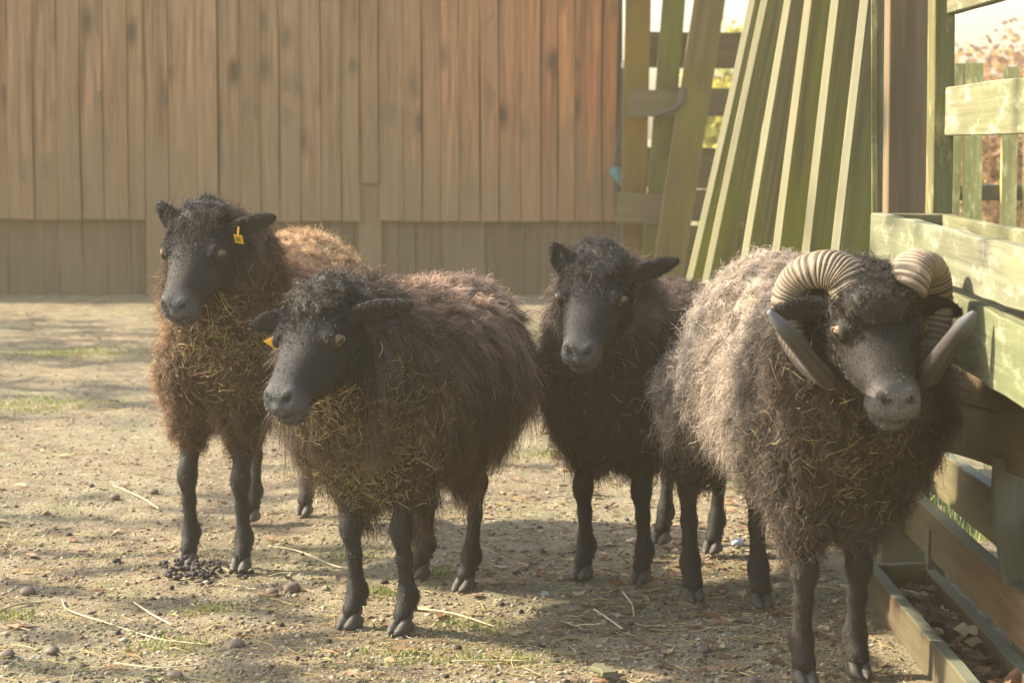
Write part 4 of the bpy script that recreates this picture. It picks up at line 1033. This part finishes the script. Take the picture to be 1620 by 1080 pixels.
def hay_on(nm, n, center_px, Y, rad, label, seed, nface=10):
    c = sheep[nm]; r = np.random.default_rng(seed); mid = c['mid']; ang = c['ang']
    ca, sa = math.cos(ang), math.sin(ang); RT = np.array([[ca, sa, 0], [-sa, ca, 0], [0, 0, 1.0]])
    cc = RT @ (at(*center_px, Y) - np.array([mid[0], mid[1], 0]))
    def wg(p, nn):
        d = np.sqrt((((p - cc) / np.array(rad)) ** 2).sum(1)); return np.exp(-d ** 2 * 1.3) * (nn @ (RT @ np.array([0, -1, 0.1])) > -0.1) + 1e-7
    P, Nn = sample_surface(c['WV'], c['WQ'], n, r, wg)
    T = nrmz(np.cross(Nn, r.normal(size=(n, 3)))); D = nrmz(T + 0.3 * Nn * r.normal(size=(n, 1)) + np.array([0, 0, -0.35]))
    L = r.gamma(2.2, 0.0075, n).clip(0.006, 0.05); W = r.uniform(0.0007, 0.0019, n)
    P = P + Nn * r.uniform(0.004, 0.026, n)[:, None]
    V, Q, col = straw_mesh(P, D, L, W, HAY[r.choice(5, n, p=[.2, .2, .2, .1, .3])] * r.uniform(0.35, 1.0 if nm == 'ram' else 1.2, (n, 1)), r, bend=0.5, segs=4)
    q = []
    V = V @ RT + np.array([mid[0], mid[1], 0])
    o = np_mesh('hay_bits', V, Q, M['straw'], None, cols=col)
    tag(o, label, 'hay', kind='stuff')
hay_on('s1', 1100, (330, 560), 4.0, (0.13, 0.12, 0.09), 'scattered hay bits clinging to the chest of the leftmost sheep', 21)
hay_on('s2', 3600, (545, 690), 3.6, (0.12, 0.11, 0.10), 'dense hay bits clinging to the chest of the front sheep', 22)
hay_on('s3', 130, (950, 570), 4.0, (0.14, 0.12, 0.12), 'few hay bits on the neck of the small black sheep', 23)
hay_on('ram', 700, (1390, 720), 3.2, (0.14, 0.13, 0.12), 'hay bits clinging to the chest of the horned ram', 24)

# ================================================================== LITTER ON THE GROUND
r = np.random.default_rng(77)
def ground_pts(n, xlo=-2.3, xhi=1.5, ylo=2.9, yhi=11.3, bias=1.6):
    u = r.random(n); Y = (ylo ** (-bias) + u * (yhi ** (-bias) - ylo ** (-bias))) ** (-1 / bias)
    half = Y * 0.235 + 0.1
    X = r.uniform(-1, 1, n) * half
    k = X < 0.60
    X, Y = X[k], Y[k]
    return np.stack([X, Y, gz(X, Y)], 1)
# crumbs of earth and grit
def crumbs(P, s, cols, name, label, mat, flat=0.6):
    n = len(P)
    base = np.array([(1, 0, 0), (0, 1, 0), (-1, 0, 0), (0, -1, 0), (0, 0, 1), (0, 0, -0.6), (0.6, 0.6, 0.45), (-0.6, 0.55, 0.4)])
    base = base[:6]
    jit = 1 + 0.35 * r.normal(size=(n, 6, 3))
    a = r.random(n) * 6.28; ca, sa = np.cos(a)[:, None], np.sin(a)[:, None]
    v = base[None] * jit * s[:, None, None]; v[:, :, 2] *= flat
    x = v[:, :, 0] * ca - v[:, :, 1] * sa; y = v[:, :, 0] * sa + v[:, :, 1] * ca
    V = np.stack([x, y, v[:, :, 2]], -1) + P[:, None]
    T = np.array([(0, 1, 4), (1, 2, 4), (2, 3, 4), (3, 0, 4), (1, 0, 5), (2, 1, 5), (3, 2, 5), (0, 3, 5)])
    F = (np.arange(n) * 6)[:, None, None] + T[None]
    o = np_mesh(name, V.reshape(-1, 3), F.reshape(-1, 3), mat, None, cols=np.repeat(cols, 6, axis=0), smooth=True)
    tag(o, label, 'soil', kind='stuff'); return o
P = ground_pts(60000); s = r.gamma(1.7, 0.0016, len(P)).clip(0.0010, 0.0072)
base = np.array([(0.27, 0.23, 0.16), (0.17, 0.135, 0.09), (0.38, 0.33, 0.24), (0.09, 0.07, 0.05), (0.24, 0.25, 0.12)])
cl = base[r.choice(5, len(P), p=[0.3, 0.24, 0.2, 0.12, 0.14])] * r.uniform(0.75, 1.2, (len(P), 1))
crumbs(P, s, cl, 'earth_crumbs', 'loose crumbs of earth and grit strewn over the yard', M['clod'])
# leaves
def leaves(P, size, cols, name, label, curl=0.5, kind='stuff', tilt=0.25):
    n = len(P); m = 9
    ol = np.array([(-1, 0), (-0.62, 0.34), (-0.2, 0.30), (0.1, 0.56), (0.4, 0.30), (1, 0), (0.4, -0.30), (0.08, -0.55), (-0.25, -0.28), (-0.6, -0.36)])
    m = len(ol); ctr = np.array([(0.05, 0.0)])
    pl = np.concatenate([ol, ctr]); z0 = curl * (pl[:, 1] ** 2 * 1.1 + 0.35 * pl[:, 0] ** 2)
    v = np.zeros((n, m + 1, 3)); v[:, :, :2] = pl[None] * (1 + 0.16 * r.normal(size=(n, m + 1, 2)))
    v[:, :, 2] = z0[None] * r.uniform(-0.6, 1.0, (n, 1)) + 0.10 * r.normal(size=(n, m + 1))
    v *= size[:, None, None]
    a = r.random(n) * 6.28; tx = r.normal(size=n) * tilt
    y = v[:, :, 1] * np.cos(tx)[:, None] - v[:, :, 2] * np.sin(tx)[:, None]; z = v[:, :, 1] * np.sin(tx)[:, None] + v[:, :, 2] * np.cos(tx)[:, None]
    X = v[:, :, 0] * np.cos(a)[:, None] - y * np.sin(a)[:, None]; Y = v[:, :, 0] * np.sin(a)[:, None] + y * np.cos(a)[:, None]
    z = z - np.minimum(z.min(1, keepdims=True), 0) * 0.8 + 0.002
    V = np.stack([X, Y, z], -1) + P[:, None]
    T = np.array([(k, (k + 1) % m, m) for k in range(m)]); F = (np.arange(n) * (m + 1))[:, None, None] + T[None]
    o = np_mesh(name, V.reshape(-1, 3), F.reshape(-1, 3), M['litter'], None, cols=np.repeat(cols, m + 1, axis=0), smooth=False)
    tag(o, label, 'leaves' if kind else 'leaf', kind=kind); return o
LC = np.array([(0.30, 0.17, 0.10), (0.38, 0.26, 0.15), (0.30, 0.20, 0.12), (0.55, 0.42, 0.25), (0.20, 0.12, 0.08), (0.36, 0.27, 0.13)])
P = ground_pts(7500, bias=1.2); right = sstep(P[:, 0] / P[:, 1], -0.06, 0.10) * 0.8 + sstep(P[:, 1], 7, 10) * 0.5 + 0.12; right *= 0.28 + 0.72 * sstep(P[:, 1], 3.5, 4.3)
P = P[r.random(len(P)) < right]
leaves(P, r.uniform(0.006, 0.021, len(P)), LC[r.integers(0, 6, len(P))] * r.uniform(0.6, 1.2, (len(P), 1)), 'leaf_litter', 'small dry brown leaves scattered over the yard')
P = np.stack([r.uniform(XM + 0.02, XM + 0.09, 260), r.uniform(2.3, 3.9, 260), r.uniform(0.004, 0.028, 260)], 1)
leaves(P, r.uniform(0.010, 0.026, 260), LC[r.integers(0, 5, 260)] * r.uniform(0.5, 1.1, (260, 1)), 'dead_leaves', 'dead leaves lying inside the long trough', 0.9, tilt=0.6)
# straw
P = ground_pts(7000, bias=1.5); n = len(P); a = r.random(n) * 6.28
D = np.stack([np.cos(a), np.sin(a), r.normal(size=n) * 0.06], 1)
L = r.gamma(1.8, 0.017, n).clip(0.01, 0.14); P[:, 2] += 0.004
V, Q, col = straw_mesh(P, D, L, r.uniform(0.0008, 0.0020, n), HAY[r.integers(0, 5, n)] * r.uniform(0.6, 1.6, (n, 1)), r, bend=0.35)
tag(np_mesh('loose_straw', V, Q, M['straw'], None, cols=col), 'short straw bits strewn over the bare ground', 'straw', kind='stuff')
# moss / small weeds in the yard
def blades(P, Hh, Wd, cols, name, label, lean=0.35, cat='grass'):
    n = len(P); a = r.random(n) * 6.28; d = np.stack([np.cos(a), np.sin(a), np.zeros(n)], 1); sd = np.stack([-np.sin(a), np.cos(a), np.zeros(n)], 1)
    b = r.uniform(0.1, 1.0, n)[:, None] * lean * Hh[:, None]; up_ = np.array([0, 0, 1.0])
    V = np.stack([P - sd * Wd[:, None], P + sd * Wd[:, None], P + d * b * 0.3 + up_ * Hh[:, None] * 0.55 + sd * Wd[:, None] * 0.8, P + d * b * 0.3 + up_ * Hh[:, None] * 0.55 - sd * Wd[:, None] * 0.8,
                  P + d * b + up_ * Hh[:, None] + sd * Wd[:, None] * 0.1, P + d * b + up_ * Hh[:, None] - sd * Wd[:, None] * 0.1], 1)
    T = np.array([(0, 1, 2, 3), (3, 2, 4, 5)]); F = (np.arange(n) * 6)[:, None, None] + T[None]
    o = np_mesh(name, V.reshape(-1, 3), F.reshape(-1, 4), M['grass'], None, cols=np.repeat(cols, 6, axis=0), smooth=False)
    tag(o, label, cat, kind='stuff')
cen = [(640, 1030, 0.10), (790, 1035, 0.12), (700, 905, 0.05), (600, 935, 0.04), (270, 1010, 0.08), (880, 720, 0.10), (560, 880, 0.05), (20, 970, .08), (330, 960, .06), (120, 560, .3), (60, 640, .25), (740, 985, .08)]
PP = []
for (u, v, s_) in cen:
    g = gnd(u, v); k = int(2600 * s_ * (g[1] / 3.6)); xy = g[:2] + r.normal(size=(k, 2)) * s_ * np.array([0.5, 0.42]); PP.append(np.column_stack([xy, gz(xy[:, 0], xy[:, 1])]))
PP = np.concatenate(PP); n = len(PP)
blades(PP, r.uniform(0.003, 0.012, n), r.uniform(0.0008, 0.002, n), np.array([(0.24, 0.27, 0.07), (0.30, 0.30, 0.12), (0.18, 0.24, 0.05)])[r.integers(0, 3, n)] * r.uniform(0.7, 1.2, (n, 1)), 'moss', 'low mossy sprouts in thin patches on the bare ground', 0.8, 'moss')
# grass outside the fence
n = 42000; X = r.uniform(0.80, 3.6, n); Y = r.uniform(2.4, 8.0, n); k = fbm(X * 3, Y * 3, 0.5, 2) > -0.35; X, Y = X[k], Y[k]; n = len(X)
blades(np.stack([X, Y, gz(X, Y)], 1), r.uniform(0.015, 0.06, n), r.uniform(0.001, 0.0022, n), np.array([(0.20, 0.30, 0.05), (0.30, 0.36, 0.08), (0.13, 0.20, 0.04)])[r.integers(0, 3, n)], 'grass', 'short green grass growing outside the rail fence', 0.7)

# droppings: a heap by the leftmost sheep's foot plus strays
def pellets(P, s, name, label, col):
    Vs, Fs = [], []
    for p, q in zip(P, s):
        a = r.random() * 6.28; Rz = np.array([[math.cos(a), -math.sin(a), 0], [math.sin(a), math.cos(a), 0], [0, 0, 1]])
        v, f = uvsphere(p, (q * r.uniform(1.0, 1.7), q * r.uniform(0.8, 1.1), q * r.uniform(0.6, 0.95)), 8, 6, Rz); o_ = len(Vs); Vs += v; Fs += [[i_ + o_ for i_ in ff] for ff in f]
    o = py_mesh(name, Vs, Fs, col, None, True); return o
M['dung'] = simple('dark_droppings', (0.040, 0.035, 0.034), 0.7, 0.3, 120, 0.4, 0.3)
g0 = gnd(315, 905); k = 90
xy = g0[:2] + r.normal(size=(k, 2)) * (0.034, 0.045); Z = gz(xy[:, 0], xy[:, 1]) + 0.004 + 0.008 * r.random(k)
o = pellets(np.column_stack([xy, Z]), r.uniform(0.0042, 0.0062, k), 'droppings', '', M['dung']); tag(o, 'heap of dark round droppings beside the hoof of the leftmost sheep', 'droppings', kind='stuff')
P = ground_pts(130, bias=2.0); P = P[(P[:, 0] < 0.3)]; P[:, 2] += 0.003
o = pellets(P, r.uniform(0.004, 0.007, len(P)), 'droppings', '', M['dung']); tag(o, 'stray dark droppings dotted over the ground', 'droppings', kind='stuff')

# stones and nuts one can count
M['stone'] = simple('brown_stone', (0.17, 0.13, 0.10), 0.8, 0.4, 40, 0.4, 0.4, 0.004)
M['stone_pale'] = simple('pale_blue_stone', (0.50, 0.54, 0.60), 0.5, 0.4, 40, 0.2)
def stone(u, v, s, label, mat, cat='stone', name='stone', sq=0.7, group=None):
    g = gnd(u, v); n_ = (14, 10)
    V, F = uvsphere((0, 0, 0), (1, 1, 1), *n_)
    V = np.array(V); d = 1 + 0.16 * fbm(V[:, 0] * 1.4 + u, V[:, 1] * 1.4, V[:, 2] * 1.4, 2)
    V = V * d[:, None] * np.array([s * 1.2, s, s * sq])
    o = py_mesh(name, V, F, mat, None, True); o.location = (g[0], g[1], float(gz(g[0], g[1])) + s * sq * 0.6); o.rotation_euler = (0, 0, u * 0.37)
    tag(o, label, cat, group); return o
stone(1166, 858, 0.0135, 'pale bluish stone on the ground between the rear legs of the ram', M['stone_pale'])
for (u, v, s_, l_) in [(376, 1013, 0.0105, 'round brown nut on the ground right of the long bent straw'), (278, 1063, 0.0115, 'brown nut at the bottom edge beside a green leaf'),
                       (12, 1030, 0.0115, 'rounded pinkish stone at the left edge in the sun'), (82, 1022, 0.0110, 'flat brown stone at the left near the pale leaf'),
                       (1114, 1024, 0.0100, 'brown nut in the shade before the front legs of the ram'), (1190, 1072, 0.0080, 'orange-brown nut at the bottom edge by the ram\'s hoof'),
                       (45, 934, 0.0125, 'dark upright seed pod at the left of the yard'), (182, 789, 0.0110, 'dark round stone left of the leftmost sheep'),
                       (243, 780, 0.0110, 'greyish stone close to the legs of the leftmost sheep'), (462, 930, 0.0150, 'mossy clod of earth left of the front sheep\'s hooves'),
                       (430, 935, 0.0110, 'small crusty clod beside the larger mossy clod')]:
    stone(u, v, s_, l_, M['stone'], 'stone' if 'nut' not in l_ else 'nut', 'nut' if 'nut' in l_ else 'stone')
# single leaves
def leaf1(u, v, s_, col, label):
    g = gnd(u, v); P = np.array([[g[0], g[1], float(gz(g[0], g[1]))]])
    o = leaves(P - P, np.array([s_]), np.array([col]), 'dry_leaf', label, 0.7, None, 0.3); o.location = P[0]
    return o
leaf1(35, 992, 0.026, (0.62, 0.36, 0.24), 'curled pinkish leaf catching the sun at the lower left')
leaf1(247, 1068, 0.013, (0.30, 0.38, 0.16), 'small green leaf at the bottom edge')
leaf1(862, 941, 0.018, (0.62, 0.70, 0.62), 'pale whitish green leaf left of the small black sheep\'s hooves')
leaf1(858, 908, 0.018, (0.42, 0.24, 0.16), 'brown oak leaf above the pale whitish leaf')
leaf1(880, 996, 0.017, (0.45, 0.30, 0.24), 'purplish brown leaf in the shade near the bottom centre')
leaf1(1037, 980, 0.022, (0.42, 0.22, 0.10), 'orange-brown curled leaf before the small black sheep')
leaf1(100, 718, 0.022, (0.40, 0.46, 0.20), 'flat pale green leaf lying at the left')
leaf1(1130, 965, 0.024, (0.45, 0.28, 0.14), 'large brown leaf at the ram\'s rear hoof')
g = gnd(957, 1066)
ws = empty('wood_chip', (g[0], g[1], 0))
one('chip', M['rail'], ws, (-0.010, 0.03, 0.006), (0.006, -0.035, 0.008), (1, 0, 0), 0.024, 0.008, 5, 0.001, rag=0.002)
tag(ws, 'pale greenish piece of wood on the ground at the bottom centre edge', 'wood')
# long straws
def straw1(px, rad, label, col=(0.60, 0.50, 0.30)):
    P = []
    for (u, v) in px:
        g = gnd(u, v); P.append((g[0], g[1], float(gz(g[0], g[1])) + 0.005))
    V, F = tube(catmull(P, 24), rad, 6); o = py_mesh('straw_stalk', V, F, M['stalk'], None, True, cols=np.tile(np.array(col), (len(V), 1)))
    tag(o, label, 'straw')
M['stalk'] = attr_mat('straw_stalk', 0.5, 0.1, 0.4)
straw1([(655, 962), (715, 970), (784, 985)], 0.0017, 'pale straight straw beside the right hoof of the front sheep')
straw1([(98, 945), (108, 962), (165, 980), (250, 1003), (330, 1012)], 0.0013, 'long bent straw lying at the lower left')
straw1([(212, 952), (240, 968), (272, 985)], 0.0016, 'short white straw above the long bent straw')
straw1([(425, 858), (470, 868), (530, 890), (560, 897)], 0.0015, 'straw lying in the sun left of the front sheep\'s legs')
straw1([(182, 1041), (250, 1052), (320, 1050)], 0.0012, 'thin straw along the bottom left corner')
straw1([(715, 1043), (790, 1043), (845, 1045)], 0.0016, 'pale straw near the bottom centre edge', (0.5, 0.46, 0.26))
straw1([(180, 772), (225, 790), (252, 804)], 0.0017, 'bright straw left of the leftmost sheep\'s legs')
straw1([(940, 962), (960, 975), (985, 990)], 0.0018, 'pale straw before the hooves of the small black sheep')
straw1([(985, 935), (1000, 950), (1003, 970)], 0.0017, 'bent straw by the right hoof of the small black sheep')
straw1([(0, 967), (30, 955), (70, 950)], 0.0020, 'thick straw at the left edge', (0.45, 0.38, 0.22))

# ------------------------------------------------------------------ haze (warm dusty air)
def haze():
    V = [(x, y, z) for x in (-30, 30) for y in (-6, 34) for z in (-1.1, 8.0)]
    F = [[0, 1, 3, 2], [4, 6, 7, 5], [0, 4, 5, 1], [2, 3, 7, 6], [0, 2, 6, 4], [1, 5, 7, 3]]
    m, t, out = new_mat('haze')
    v = N(t, 'ShaderNodeVolumePrincipled'); v.inputs['Color'].default_value = (1.0, 0.84, 0.53, 1)
    v.inputs['Density'].default_value = 0.0078; v.inputs['Anisotropy'].default_value = 0.3
    t.links.new(v.outputs[0], out.inputs['Volume'])
    tag(py_mesh('haze', V, F, m), kind='stuff')
haze()
